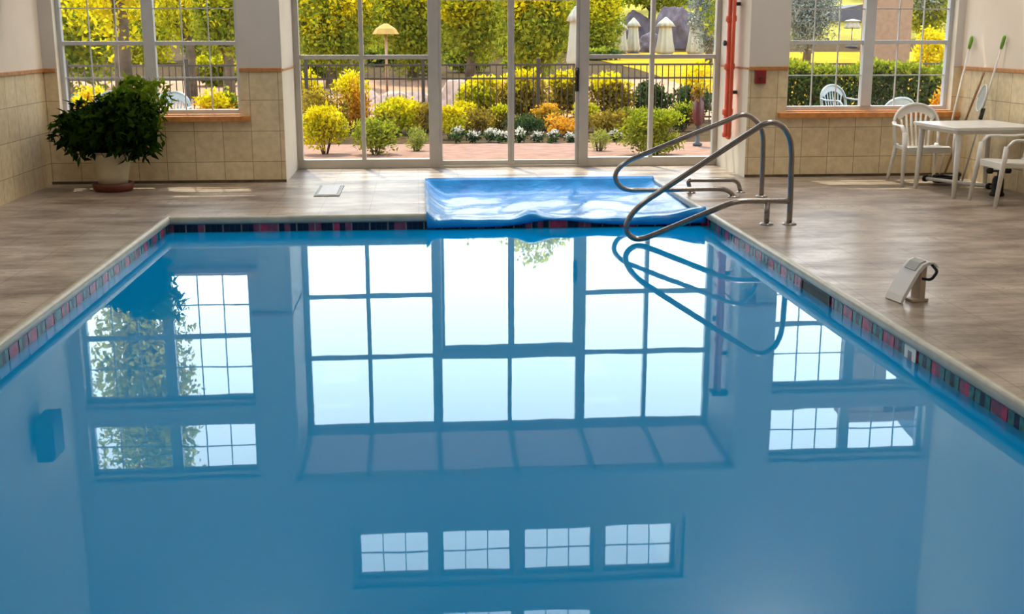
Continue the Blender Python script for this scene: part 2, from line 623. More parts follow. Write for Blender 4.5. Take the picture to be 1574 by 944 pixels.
ZT = -0.06
ZB = -0.18
band((PX0, PY1, 0), (PX0, PY0, 0), ZB, ZT, (1, 0, 0), 0)
band((PX1, PY0, 0), (PX1, AY1, 0), ZB, ZT, (-1, 0, 0), 1)
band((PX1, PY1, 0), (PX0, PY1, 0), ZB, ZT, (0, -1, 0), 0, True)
band((PX0, PY0, 0), (PX1, PY0, 0), ZB, ZT, (0, 1, 0), 0)
struct(tb.build('trim_2', [M['grout'], M['teal'], M['navy'], M['pink'], M['plum']]), 'teal and magenta waterline tile band')

# basin and hot tub shell
b_ = MB()
zf = -1.5
b_.quad((PX0, PY0, zf), (PX1, PY0, zf), (PX1, PY1, zf), (PX0, PY1, zf))
for (a, c) in (((PX0, PY0), (PX0, PY1)), ((PX0, PY1), (PX1, PY1)), ((PX1, PY1), (PX1, PY0)), ((PX1, PY0), (PX0, PY0))):
    b_.quad((*a, zf), (*c, zf), (*c, ZB), (*a, ZB))
# dam wall between pool and tub
b_.box(AX0, PX1, PY1 + .004, PY1 + 0.25, zf, -0.075)
zt = -0.95
b_.quad((AX0, PY1 + .25, zt), (PX1, PY1 + .25, zt), (PX1, AY1, zt), (AX0, AY1, zt))
for (a, c) in (((AX0, PY1), (AX0, AY1)), ((AX0, AY1), (PX1, AY1)), ((PX1, AY1), (PX1, PY1))):
    b_.quad((*a, zt), (*c, zt), (*c, -0.02), (*a, -0.02))
struct(b_.build('pool_basin', M['basin']), 'pale blue plaster pool basin')

w_ = MB()
nx, ny = 24, 48
for j in range(ny + 1):
    for i in range(nx + 1):
        w_.v.append((PX0 + .003 + (PX1 - PX0 - .006) * i / nx, PY0 + .003 + (PY1 - PY0 - .006) * j / ny, WZ))
for j in range(ny):
    for i in range(nx):
        a = j * (nx + 1) + i
        w_.face((a, a + 1, a + nx + 2, a + nx + 1), 0, True)
wat = w_.build('pool_water', M['water'])
wat['kind'] = 'stuff'
wat['label'] = 'still blue pool water mirroring the windows'
wat['category'] = 'water'


# ------------------------------------------------------------------ walls
def wall_y(name, x0, x1, z0, z1, y0, y1, holes, split=1.24, mats=('walltile', 'paint')):
    """wall across X between planes y0 (inner) and y1 with rectangular holes (x0,x1,z0,z1)"""
    xs = sorted({x0, x1, *[h[0] for h in holes], *[h[1] for h in holes]})
    zs = sorted({z0, z1, split, *[h[2] for h in holes], *[h[3] for h in holes]})
    w = MB()

    def solid(i, j):
        if i < 0 or j < 0 or i >= len(xs) - 1 or j >= len(zs) - 1:
            return False
        cx, cz = (xs[i] + xs[i + 1]) / 2, (zs[j] + zs[j + 1]) / 2
        return not any(h[0] < cx < h[1] and h[2] < cz < h[3] for h in holes)

    for i in range(len(xs) - 1):
        for j in range(len(zs) - 1):
            if not solid(i, j):
                continue
            a, b, c, d = xs[i], xs[i + 1], zs[j], zs[j + 1]
            mi = 0 if d <= split + 1e-6 else 1
            w.quad((a, y0, c), (b, y0, c), (b, y0, d), (a, y0, d), mi)
            w.quad((b, y1, c), (a, y1, c), (a, y1, d), (b, y1, d), 1)
            if not solid(i - 1, j):
                w.quad((a, y1, c), (a, y0, c), (a, y0, d), (a, y1, d), 2)
            if not solid(i + 1, j):
                w.quad((b, y0, c), (b, y1, c), (b, y1, d), (b, y0, d), 2)
            if not solid(i, j - 1):
                w.quad((a, y1, c), (b, y1, c), (b, y0, c), (a, y0, c), 2)
            if not solid(i, j + 1):
                w.quad((a, y0, d), (b, y0, d), (b, y1, d), (a, y1, d), 2)
    return w.build(name, [M[mats[0]], M[mats[1]], M['jamb']])


WT = 0.22
WIN = []      # (x0, x1, z0, z1)
for s in (-1, 1):
    xa, xb = sorted((XC + s * 3.05, XC + s * 4.98))
    WIN.append((xa, xb, 0.75, 2.27))
    WIN.append((xa, xb, 2.53, 3.15))
cw = 0.90
for i in range(4):
    xa = XC - 1.98 + i * 1.0 + 0.03
    WIN.append((xa, xa + cw, 3.97, 4.60))
for i in range(2):
    xa = XC - 0.97 + i * 1.0
    WIN.append((xa, xa + 0.93, 5.05, 5.70))
holes = list(WIN) + [(BX0, BX1, -0.01, BAYTOP1)]
struct(wall_y('wall_back', XL, XR, 0, ZC, YW, YW + WT, holes))

sw = MB()


def side(x, sgn):
    for (z0, z1, mi) in ((0, 1.24, 0), (1.24, ZC, 1)):
        sw.quad((x, YB, z0), (x, YW, z0), (x, YW, z1), (x, YB, z1), mi)
        sw.quad((x + sgn * .2, YB, z0), (x + sgn * .2, YW, z0), (x + sgn * .2, YW, z1), (x + sgn * .2, YB, z1), 1)


side(XL, -1)
struct(sw.build('wall_left', [M['walltile'], M['paint_side']]))
sw = MB()
side(XR, 1)
struct(sw.build('wall_right', [M['walltile'], M['paint_side']]))
fw_ = MB()
fw_.quad((XL, YB, 0), (XR, YB, 0), (XR, YB, 1.24), (XL, YB, 1.24), 0)
fw_.quad((XL, YB, 1.24), (XR, YB, 1.24), (XR, YB, ZC), (XL, YB, ZC), 1)
struct(fw_.build('wall_front', [M['walltile'], M['paint']]))
ce = MB()
ce.box(XL - .2, XR + .2, YB - .2, YW + .25, ZC, ZC + 0.2)
struct(ce.build('ceiling', M['ceil']))

# bay side walls
for nm, x, sgn in (('wall_bay_left', BX0, -1), ('wall_bay_right', BX1, 1)):
    w = MB()
    xo = x + sgn * 0.18
    x0, x1 = min(x, xo), max(x, xo)
    ys = (YW + WT - .22 + .004, YG + 0.08)
    w.box(x0, x1, YW + .222, ys[1], -0.01, 1.24, 0)
    w.box(x0, x1, YW + .222, ys[1], 1.24, BAYTOP1 - .02, 0)
    struct(w.build(nm, [M['jamb']]))
# chair rails
r_ = MB()


def crail(x0, x1, y, z=1.225):
    r_.box(x0, x1, y - 0.022, y - .001, z - .018, z + .022)


crail(XL, WIN[0][0] - .01, YW); crail(WIN[0][1] + .0, BX0 + .0, YW)
crail(BX1, WIN[2][0], YW)
r_.box(XL + .001, XL + .022, YB, YW - .022, 1.207, 1.247)
r_.box(XR - .022, XR - .001, YB, YW - .022, 1.207, 1.247)
r_.box(BX1 - .014, BX1 - .001, YW + .01, YG - .05, 1.215, 1.238)
r_.box(BX0 + .001, BX0 + .014, YW + .01, YG - .05, 1.215, 1.238)
struct(r_.build('trim_3', M['rail'], bevel=0.004), 'brown wooden chair rail along the walls')
bb = MB()
bb.box(XL + .001, BX0, YW - .012, YW - .001, 0, 0.03); bb.box(BX1, XR, YW - .012, YW - .001, 0, 0.03)
struct(bb.build('baseboard_back', M['bark']))


# ------------------------------------------------------------------ windows
def window(n, rect, kind):
    x0, x1, z0, z1 = rect
    root = empty('window_%d' % n, ((x0 + x1) / 2, YW + .15, z0))
    root['kind'] = 'structure'
    ox, oy, oz = root.location
    y0, y1 = -0.035, 0.045

    def part(nm, boxes, mt, bev=0.004, par=None):
        q = MB()
        for bx in boxes:
            q.box(bx[0] - ox, bx[1] - ox, bx[2], bx[3], bx[4] - oz, bx[5] - oz)
        return q.build(nm, mt, par or root, bev)

    fw2 = 0.045
    part('frame', [(x0, x0 + fw2, y0, y1, z0, z1), (x1 - fw2, x1, y0, y1, z0, z1),
                   (x0 + fw2, x1 - fw2, y0, y1, z0, z0 + fw2), (x0 + fw2, x1 - fw2, y0, y1, z1 - fw2, z1)], M['frame'])
    lights = []
    if kind == 'double':
        xm = (x0 + x1) / 2
        part('mullion', [(xm - .062, xm + .062, y0 - .012, y1, z0 + fw2, z1 - fw2)], M['frame'])
        zm = (z0 + z1) / 2
        for (a, b) in ((x0 + fw2, xm - .062), (xm + .062, x1 - fw2)):
            part('meeting_rail', [(a, b, y0 + .01, y1 - .01, zm - .022, zm + .022)], M['frame'])
            lights += [(a, b, z0 + fw2, zm - .022), (a, b, zm + .022, z1 - fw2)]
    elif kind == 'pair':
        xm = (x0 + x1) / 2
        part('mullion', [(xm - .062, xm + .062, y0, y1, z0 + fw2, z1 - fw2)], M['frame'])
        for (a, b) in ((x0 + fw2, xm - .062), (xm + .062, x1 - fw2)):
            lights.append((a, b, z0 + fw2, z1 - fw2))
    else:
        lights.append((x0 + fw2, x1 - fw2, z0 + fw2, z1 - fw2))
    for (a, b, c, d) in lights:
        bx = []
        for k in (1, 2):
            xx = a + (b - a) * k / 3
            bx.append((xx - .006, xx + .006, -.008, .012, c, d))
        zz = (c + d) / 2
        for k in range(3):
            xa, xb = a + (b - a) * k / 3 + (.009 if k else 0), a + (b - a) * (k + 1) / 3 - (.009 if k < 2 else 0)
            bx.append((xa, xb, -.008, .012, zz - .006, zz + .006))
        part('muntins', bx, M['frame'], 0)
        part('pane', [(a, b, .014, .018, c, d)], M['glass'], 0)
    return root


for i, rct in enumerate(WIN):
    kind = 'double' if i in (0, 2) else 'pair' if i in (1, 3) else 'single'
    window(i + 1, rct, kind)

# sills
for i, (xa, xb) in enumerate(((WIN[0][0] - .0, WIN[0][1] + 0.10), (WIN[2][0] - 0.10, XR - 0.01))):
    q = MB()
    q.box(xa, xb, YW - .075, YW - .001, 0.675, 0.735)
    q.box(max(xa + .10, WIN[i * 2][0]), min(xb - .10, WIN[i * 2][1]), YW - .001, YW + .115, 0.735, 0.752)
    struct(q.build('trim_%d' % (4 + i), M['sill'], bevel=0.006), 'orange wooden window sill')
# clerestory shelf mouldings seen in the water
q = MB()
q.box(XC - 2.03, XC + 2.08, YW - .05, YW - .001, 4.66, 4.70)
q.box(XC - 2.03, XC - 1.99, YW - .04, YW - .001, 3.93, 4.66)
q.box(XC + 2.04, XC + 2.08, YW - .04, YW - .001, 3.93, 4.66)
for s in (0, 2):
    for (za, zb) in ((2.31, 2.35), (3.19, 3.23)):
        q.box(WIN[s][0] - .0, WIN[s][1] + .0, YW - .04, YW - .001, za, zb)
q.box(BX0 - .05, BX1 + .05, YW - .03, YW - .001, BAYTOP1, BAYTOP1 + .05)
struct(q.build('trim_6', M['frame']), 'white mouldings above the windows')

# ------------------------------------------------------------------ bay glazing
MX = [-1.44, -0.655, 0.205, 1.13, 2.045, 2.89, 3.72]
bay = empty('window_%d' % (len(WIN) + 1), (XC, YG, 0))
bay['kind'] = 'structure'
bay['label'] = 'tall glazed bay of aluminium framed panes'


def bpart(nm, boxes, mt, bev=0.004, par=None):
    q = MB()
    for (a, b, c, d, e, g) in boxes:
        q.box(a - XC, b - XC, c, d, e, g)
    return q.build(nm, mt, par or bay, bev)


bpart('bottom_rail', [(BX0 + .001, MX[2] - .06, -.05, .05, 0.0, 0.11), (MX[4] + .06, BX1 - .001, -.05, .05, 0.0, 0.11)], M['alu'])
bpart('top_rail', [(BX0 + .001, BX1 - .001, -.05, .05, BAYTOP0 - .06, BAYTOP0 + .05)], M['alu'])
for k, w in ((0, .05), (1, .025), (2, .06), (4, .06), (5, .025), (6, .05)):
    x = MX[k]
    xa, xb = max(x - w, BX0 + .001), min(x + w, BX1 - .001)
    bpart('mullion', [(xa, xb, -.05, .05, 0.11 if k not in (2, 4) else 0, BAYTOP0 - .06)], M['alu'])
bpart('mullion', [(MX[3] - .025, MX[3] + .025, -.04, .04, 2.17, BAYTOP0 - .06)], M['alu'])
ZR = 1.335
bars = []
for (a, b) in ((0, 1), (1, 2), (4, 5), (5, 6)):
    wa = {0: .05, 1: .025, 2: .06, 4: .06, 5: .025, 6: .05}
    xa, xb = MX[a] + wa[a], MX[b] - wa[b]
    bars.append((xa, xb))
    bpart('transom_bar', [(xa, xb, -.03, .03, ZR - .025, ZR + .025)], M['alu'])
    bpart('transom_bar', [(xa, xb, -.03, .03, 2.13 - .025, 2.13 + .025)], M['alu'])
    for (za, zb) in ((.11, ZR - .025), (ZR + .025, 2.105), (2.155, BAYTOP0 - .06)):
        bpart('pane', [(xa, xb, .0, .006, za, zb)], M['glass'], 0)
bpart('door_head', [(MX[2] + .06, MX[4] - .06, -.05, .05, 2.06, 2.17)], M['alu'])
for (xa, xb) in ((MX[2] + .06, MX[3] - .025), (MX[3] + .025, MX[4] - .06)):
    bpart('pane', [(xa, xb, .0, .006, 2.17, BAYTOP0 - .06)], M['glass'], 0)
# sloping panels of the bay roof, between ribs
for k in range(6):
    xa, xb = MX[k] + (.025 if k else -.0), MX[k + 1] - (.025 if k < 5 else 0)
    q = MB()
    za, zb = BAYTOP0 + .05, BAYTOP1 + .01
    q.quad((xa - XC, .0, za), (xb - XC, .0, za), (xb - XC, YW + .1 - YG, zb), (xa - XC, YW + .1 - YG, zb))
    q.quad((xa - XC, .0, za + .02), (xb - XC, .0, za + .02), (xb - XC, YW + .1 - YG, zb + .02), (xa - XC, YW + .1 - YG, zb + .02))
    q.build('roof_panel', M['baypanel'], bay)
for k in range(7):
    q = MB()
    x = MX[k] - XC
    r0 = [(x - .025, 0, BAYTOP0 + .0), (x + .025, 0, BAYTOP0), (x + .025, 0, BAYTOP0 + .09), (x - .025, 0, BAYTOP0 + .09)]
    r1 = [(a, YW + .1 - YG, z + BAYTOP1 - BAYTOP0 - .04) for a, _, z in r0]
    q.loft([r0, r1], sm=False)
    q.build('roof_rib', M['alu'], bay)

# sliding door
door = empty('door_1', (XC, YG, 0))
door['kind'] = 'structure'
door['label'] = 'aluminium sliding glass door with two panes'
da, db = MX[2] + .062, MX[4] - .062


def dpart(nm, boxes, mt, bev=0.003, par=None):
    q = MB()
    for (a, b, c, d, e, g) in boxes:
        q.box(a - XC, b - XC, c, d, e, g)
    return q.build(nm, mt, par or door, bev)


dpart('threshold', [(da, db, -.06, .06, 0, .03)], M['alu'])
for (a, b) in ((da, MX[3] + .02), (MX[3] - .02 + .041, db)):
    dy = -.012
    fr = dpart('leaf_frame', [(a, a + .038, dy - .02, dy + .02, .031, 2.058), (b - .038, b, dy - .02, dy + .02, .031, 2.058),
                              (a + .038, b - .038, dy - .02, dy + .02, .031, .085), (a + .038, b - .038, dy - .02, dy + .02, 2.0, 2.058)], M['alu'])
    dpart('pane', [(a + .038, b - .038, dy - .003, dy + .003, .085, 2.0)], M['glass'], 0)
q = MB()
hx = MX[4] - .085 - XC
q.tube(fillet([(hx, -.033, 0.93), (hx, -.085, 0.95), (hx, -.085, 1.17), (hx, -.033, 1.19)], .03), .017, 8)
q.box(hx - .022, hx + .022, -.045, -.033, .92, 1.2)
q.build('door_handle', M['black'], door)

# ------------------------------------------------------------------ red standpipe on the bay's right side
pp = empty('standpipe', (BX1 - 0.10, 13.72, 0.42))
q = MB()
q.lathe((0, 0, 0), [(.0, .0), (.05, .0), (.055, .03), (.055, .06), (.048, .065), (.048, 2.0), (.0, 2.0)], 18)
q.build('riser', M['red'], pp)
for z in (0.26, 0.78, 1.32):
    q = MB()
    q.lathe((0, 0, z), [(.049, 0), (.058, 0), (.062, .012), (.062, .06), (.058, .072), (.049, .072)], 18)
    q.build('coupling', M['red'], pp)
q = MB()
q.tube([(-.0, -.115, .02), (0, -.115, 2.0)], .022, 12)
q.tube(fillet([(0, -.115, .05), (0, -.115, -.0), (0, -.03, -.0)], .03), .022, 12)
q.build('bypass_pipe', M['red'], pp)
q = MB()
q.box(-.09, .098, -.15, .07, 1.99, 2.02)
q.build('top_bracket', M['dark'], pp)
for z in (.5, 1.5):
    q = MB()
    q.box(.03, .098, -.02, .02, z, z + .04)
    q.box(-.01, .01, -.115, -.03, z + .005, z + .035)
    q.build('clamp', M['dark'], pp)
q = MB()
q.lathe((0, 0, 0), [(0, 0), (.028, 0), (.032, .006), (.032, .024), (.026, .03), (0, .03)], 14)
g_ = q.build('gauge', M['dark'], pp)
g_.location = (-.05, 0, 1.08)
g_.rotation_euler = (0, R(-90), 0)
tag(pp, 'orange red fire standpipe with thin side pipe on the bay side wall', 'pipe')

# red pull station
pc = at(1168, 118, Y=YW)
ps = empty('fire_alarm_pull', (pc.x, YW + .001, pc.z))
q = MB(); q.box(-.062, .062, -.045, 0, -.075, .075); hs2 = q.build('housing', M['darkred'], ps, .006)
q = MB(); q.box(-.035, .035, -.058, -.045, -.012, .012); q.box(-.012, .012, -.055, -.045, -.04, .03); q.build('pull_lever', M['terra'], hs2, .003)
tag(ps, 'small dark red fire alarm pull box on tiled wall right of bay', 'alarm')

# ------------------------------------------------------------------ hot tub cover
cv = MB()
nx, ny = 72, 60
cx0, cx1 = AX0 - .0, PX1 - .02
cy0, cy1 = PY1 - .03, AY1 + .03


def cover_h(u, v):
    """u across 0..1, v from front 0 to back 1"""
    x = cx0 + (cx1 - cx0) * u
    y = cy0 + (cy1 - cy0) * v
    base = -0.115
    dl, dr, db_ = x - cx0, cx1 - x, cy1 - y
    dfr = y - cy0
    k = lambda d, w: max(0.0, 1 - d / w) ** 1.6
    h = base
    h = max(h, base + (0.030 - base) * k(dl, .22))
    h = max(h, base + (0.035 - base) * k(db_, .34))
    h = max(h, base + (-0.02 - base) * k(dr, .30) * (0.45 + 0.55 * v))
    # drape over the dam at the front
    fr = min(1.0, max(0.0, (.50 - dfr) / .22))
    fr = fr * fr * (3 - 2 * fr)
    h = max(h, base + 0.069 * fr - .008 * max(0, 1 - dfr / .05))
    # pinched fold in the middle of the front edge and one lifted corner right
    h += 0.07 * math.exp(-((x - 1.02) / .13) ** 2) * max(0, 1 - abs(dfr - .12) / .30)
    h += 0.09 * math.exp(-((x - cx1) / .30) ** 2) * max(0, 1 - dfr / .5)
    # slack ripples lying on the water
    inner = min(1, dl / .3, dr / .3, db_ / .4)
    if inner > 0:
        h += inner * (0.007 * math.sin(7 * x + 3 * math.sin(2.3 * y)) + 0.006 * math.sin(9 * y + 2 * math.sin(3.1 * x)) + .004 * math.sin(17 * x - 8 * y))
    return h


for j in range(ny + 1):
    v = j / ny
    for i in range(nx + 1):
        u = i / nx
        x, y = cx0 + (cx1 - cx0) * u, cy0 + (cy1 - cy0) * v
        z = cover_h(u, v)
        cv.v.append((x, y, z))
for j in range(ny):
    for i in range(nx):
        a = j * (nx + 1) + i
        cv.face((a, a + 1, a + nx + 2, a + nx + 1), 0, True)
# front flap hanging over the dam tiles
n0 = len(cv.v)
for k in range(5):
    for i in range(nx + 1):
        u = i / nx
        x = cx0 + (cx1 - cx0) * u
        top = cover_h(u, 0)
        low = -0.134 + 0.058 * math.exp(-((x - 1.20) / .34) ** 2) + 0.006 * math.sin(5 * x) + .022 * u
        low = min(low, top - 0.004)
        t = k / 4
        cv.v.append((x, cy0 - .006 - .02 * math.sin(t * 3.1) , top + (low - top) * t))
for k in range(4):
    for i in range(nx):
        a = n0 + k * (nx + 1) + i
        cv.face((a + nx + 1, a + nx + 2, a + 1, a), 0, True)
for i in range(nx):
    cv.face((n0 + i, n0 + i + 1, i + 1, i), 0, True)
cov = cv.build('spa_cover', M['cover'])
so = cov.modifiers.new('solid', 'SOLIDIFY'); so.thickness = 0.006
tag(cov, 'bright blue vinyl sheet cover sagging over the spa alcove at the far pool end', 'pool cover')


# ------------------------------------------------------------------ handrails
def rail(name, loc, main, brace, label, extra=None, posts=()):
    root = empty(name, loc)
    L = Vector(loc)
    q = MB()
    q.tube([Vector(p) - L for p in main], .0245, 12)
    q.build('rail_tube', M['steel'], root)
    for pts in brace:
        q = MB()
        q.tube([Vector(p) - L for p in pts], .0235, 12)
        q.build('support_post', M['steel'], root)
    for p in posts:
        q = MB()
        q.lathe(Vector(p) - L, [(.0, 0), (.062, 0), (.062, .006), (.05, .016), (.03, .022), (.0, .022)], 20)
        q.build('floor_flange', M['steel'], root)
    tag(root, label, 'handrail', 'steel handrails at the pool corner')
    return root


YA = 9.85


def A(x, y, dy=0.0):
    return at(x, y, Y=YA + dy)


pa = A(1213, 345); pa.z = 0.0
top = A(1205, 185)
def smooth(pts, n=6):
    P = [Vector(p) for p in pts]
    P = [P[0] * 2 - P[1]] + P + [P[-1] * 2 - P[-2]]
    out = []
    for i in range(1, len(P) - 2):
        a, b, c, d = P[i - 1], P[i], P[i + 1], P[i + 2]
        # centripetal spacing keeps the long straights straight
        t1 = max((b - a).length, 1e-6) ** .5
        t2 = max((c - b).length, 1e-6) ** .5
        t3 = max((d - c).length, 1e-6) ** .5
        m1 = ((b - a) / t1 - (c - a) / (t1 + t2) + (c - b) / t2) * t2
        m2 = ((c - b) / t2 - (d - b) / (t2 + t3) + (d - c) / t3) * t2
        for k in range(n):
            t = k / n
            out.append(b * (2 * t ** 3 - 3 * t * t + 1) + m1 * (t ** 3 - 2 * t * t + t) + c * (-2 * t ** 3 + 3 * t * t) + m2 * (t ** 3 - t * t))
    out.append(P[-2])
    return out


pts_a = [(1215, 300), (1216, 262), (1216.5, 232), (1214, 214), (1207.5, 200), (1198, 191.5), (1186, 188.5), (1174, 191), (1160, 199.5), (1090, 245), (1010, 297.5), (990, 311), (974, 326), (965, 340),
         (962.5, 351), (966, 360), (975, 366.5), (987, 367), (1001, 362.5), (1040, 346.5), (1110, 317.5), (1125, 312), (1140, 309.5), (1160, 309)]
main = smooth([pa] + [A(x, y) for x, y in pts_a] + [(pa.x, YA, A(1213, 309).z)])
p2 = A(1178, 345); p2.z = 0.0
rail('handrail', pa, main, [[(p2.x, YA, A(1178, 309).z), (p2.x, YA, 0)]],
     'nearer steel handrail curving down to the water beside the blue cover', posts=[pa, p2])
YBk = 11.6


def Bp(x, y):
    return at(x, y, Y=YBk)


pb = Bp(1170, 303); pb.z = 0
pe = Bp(1128, 305); pe.z = 0
pts_b = [(1171.5, 270), (1172.5, 240), (1172.5, 210), (1169.5, 196), (1162, 186), (1153, 179), (1143, 176.5), (1133, 178.5), (1118, 185), (1060, 208.5), (985, 239), (965, 248), (952, 258), (946, 269),
         (948, 280), (956, 288.5), (968, 292), (985, 292.3), (1040, 291.5), (1104, 290.5), (1116, 292), (1124, 297)]
main = smooth([pb] + [Bp(x, y) for x, y in pts_b] + [pe])
pe2 = at(1138, 303, Y=11.95); pe2.z = 0
b0 = at(1056, 277, Y=12.15); 
br_ = fillet([Vector((b0.x, 11.95, 0.0)), at(1057, 277, Y=11.95), at(1134, 277, Y=11.95), Vector((pe2.x, 11.95, 0))], [.03, .09])
rail('handrail', pb, main, [], 'farther steel handrail looping above the back of the blue cover', posts=[pb, pe])
q = MB()
L0 = Vector((pe2.x, 11.95, 0))
lb = empty('grab_bar', L0)
q.tube([p - L0 for p in br_], .022, 12)
q.build('bar', M['steel'], lb)
for p in (Vector((b0.x, 11.95, 0)), L0):
    q = MB(); q.lathe(p - L0, [(0, 0), (.05, 0), (.05, .006), (.03, .016), (0, .016)], 16); q.build('floor_flange', M['steel'], lb)
tag(lb, 'low bent steel bar close to the deck behind the handrails', 'grab bar')

# ------------------------------------------------------------------ white unit on the right deck
u0 = at(1390, 463, Z=0)
un = empty('pool_alarm', (3.0, 6.88, 0), R(-81))
q = MB()
# curved chute plate: foot on the deck, rising away from the pool and bending over the top
prof = [(-.10, .005), (-.085, .045), (-.04, .13), (.00, .20), (.03, .235), (.065, .25), (.10, .245), (.125, .225)]
th = 0.022
rings = []
for (d, z) in prof:
    rings.append((d, z))
outer = [[(-.085 + 0 * d, d, z), (.085, d, z), (.085, d + th * .7, z - th * .7), (-.085, d + th * .7, z - th * .7)] for d, z in rings]
outer = [[(a, b, max(c, .0)) for a, b, c in r] for r in outer]
q.loft(outer, sm=False)
un_s = q.build('shell', M['white'], un, .004)
q = MB()
q.loft([[(-.05, d - .004, z + .004), (.06, d - .004, z + .004), (.06, d + .002, z - .002), (-.05, d + .002, z - .002)] for d, z in ((-.005, .195), (.03, .238), (.062, .252))], sm=False)
q.build('grey_patch', M['grey'], un_s)
q = MB()
q.box(-.03, .06, .035, .075, 0, .225)
q.box(.0, .075, -.02, .09, 0, .02)
q.build('bracket', M['beige'], un, .005)
q = MB()
q.tube(fillet([(.075, .09, .235), (.125, .10, .20), (.13, .06, .15), (.085, .03, .15)], .03), .009, 8)
q.build('strap', M['black'], un)
un.scale = (1.05, 1.05, 1.0)
tag(un, 'small white curved plastic unit with grey patch standing on the right deck', 'pool alarm')

# depth marker and skimmer on the right pool side
mk = at(1398, 557, X=PX1 - .01)
dm = empty('depth_marker', (PX1 - .006, mk.y, -0.12))
q = MB(); q.box(-.006, 0, -.075, .075, -.055, .055); mt_ = q.build('marker_tile', M['white'], dm, .002)
q = MB(); q.box(-.009, -.0062, -.022, .022, -.05, .028); q.build('marker_numeral', M['glyph'], mt_)
tag(dm, 'white depth marker tile with dark mark in the right waterline band', 'marker')
sk = at(1252, 455, X=PX1 - .01)
ski = empty('skimmer', (PX1 - .005, sk.y, -0.12))
q = MB()
hw = .30
q.box(-.008, 0, -hw, -hw + .03, -.055, .055); q.box(-.008, 0, hw - .03, hw, -.055, .055)
q.box(-.008, 0, -hw + .03, hw - .03, .043, .055)
q.build('frame', M['dark'], ski)
q = MB(); q.box(-.003, 0, -hw + .03, hw - .03, -.055, .043); q.build('mouth', M['black'], ski)
tag(ski, 'dark rectangular skimmer opening in the right waterline band', 'skimmer')

# skimmer lid on the far deck
hc = (at(490, 303, Z=0) + at(515, 283, Z=0)) / 2
ld = empty('deck_lid', (-0.93, 12.42, 0))
q = MB(); q.box(-.13, .13, -.42, .42, 0.001, .010); q.build('rim', M['grey'], ld, .002)
q = MB(); q.box(-.095, .095, -.38, .38, .0101, .015); q.build('lid', M['plate'], ld, .002)
tag(ld, 'pale oblong lid set in the far deck left of the blue cover', 'lid')


# ------------------------------------------------------------------ resin chairs and table
def make_chair(label, loc, rz, group, mat='chairw'):
    root = empty('resin_chair', loc, rz)
    S_ = M[mat]
    # seat, front towards -Y, dished
    q = MB()
    nx, ny = 10, 8
    for j in range(ny + 1):
        for i in range(nx + 1):
            u, v = i / nx * 2 - 1, j / ny
            wd = .235 - .03 * v
            x = u * wd
            y = -.24 + .45 * v
            z = .425 - .012 * (1 - u * u) - .02 * v + (.0 if v > .12 else -.018 * (1 - v / .12))
            q.v.append((x, y, z))
    for j in range(ny):
        for i in range(nx):
            a = j * (nx + 1) + i
            q.face((a, a + 1, a + nx + 2, a + nx + 1), 0, True)
    o = q.build('seat', S_, root)
    md = o.modifiers.new('s', 'SOLIDIFY'); md.thickness = .012; md.offset = -1
    q = MB()
    q.box(-.225, .225, -.242, -.225, .355, .418)
    q.box(-.232, -.218, -.225, .2, .37, .41); q.box(.218, .232, -.225, .2, .37, .41)
    q.build('apron', S_, root, .004)
    # back: arched hoop, reclined
    def bk(x, h):
        return Vector((x, .20 + h * .24, .40 + h))
    q = MB()
    pts = []
    for k in range(25):
        a = math.pi * k / 24
        cx = -math.cos(a) * .245
        hz = .20 + .245 * math.sin(a) ** 0.8
        pts.append(bk(cx, hz))
    pts = [bk(-.235, 0.0), bk(-.243, .1)] + pts + [bk(.243, .1), bk(.235, .0)]
    q.tube(pts, 1, 8, flat=(.016, .026))
    q.build('back_hoop', S_, root)
    q = MB()
    pts = []
    for k in range(13):
        a = math.pi * (k + 1.0) / 14
        pts.append((-math.cos(a) * .20, .20 + .165 * math.sin(a) ** .8))
    # upper solid crescent
    r0 = [bk(-math.cos(math.pi * k / 16) * .235, .20 + .235 * math.sin(math.pi * k / 16) ** .8) for k in range(2, 15)]
    r1 = [bk(-math.cos(math.pi * k / 16) * .19, .18 + .175 * math.sin(math.pi * k / 16) ** .8) for k in range(2, 15)]
    for k in range(len(r0) - 1):
        for d in (0, .01):
            D = Vector((0, d, 0))
            q.quad(r0[k] + D, r0[k + 1] + D, r1[k + 1] + D, r1[k] + D)
    q.build('crest_panel', S_, root)
    for k in range(7):
        u = (k - 3) / 3
        xt, xb = u * .165, u * .125
        ht = .18 + .18 * math.sqrt(max(0, 1 - (xt / .2) ** 2))
        q = MB()
        q.tube([bk(xb, .0), bk((xt + xb) / 2, ht * .5) + Vector((0, .012, 0)), bk(xt, ht)], 1, 6, flat=(.0125, .005))
        q.build('back_slat', S_, root)
    # arms, continuing into the front legs
    for s in (-1, 1):
        q = MB()
        arm = fillet([bk(s * .243, .25), (s * .285, .10, .63), (s * .285, -.16, .635), (s * .272, -.225, .56)], [.06, .05, .05])
        q.tube(arm, 1, 8, flat=(.026, .013))
        q.build('arm', S_, root)
        q = MB()
        q.tube([(s * .272, -.222, .575), (s * .268, -.238, .40), (s * .285, -.29, .0)], [.026, .026, .019], 8)
        q.build('leg', S_, root)
        q = MB()
        q.tube([(s * .222, .19, .42), (s * .24, .25, .2), (s * .26, .32, .0)], [.026, .023, .018], 8)
        q.build('leg', S_, root)
    tag(root, label, 'chair', group)
    return root


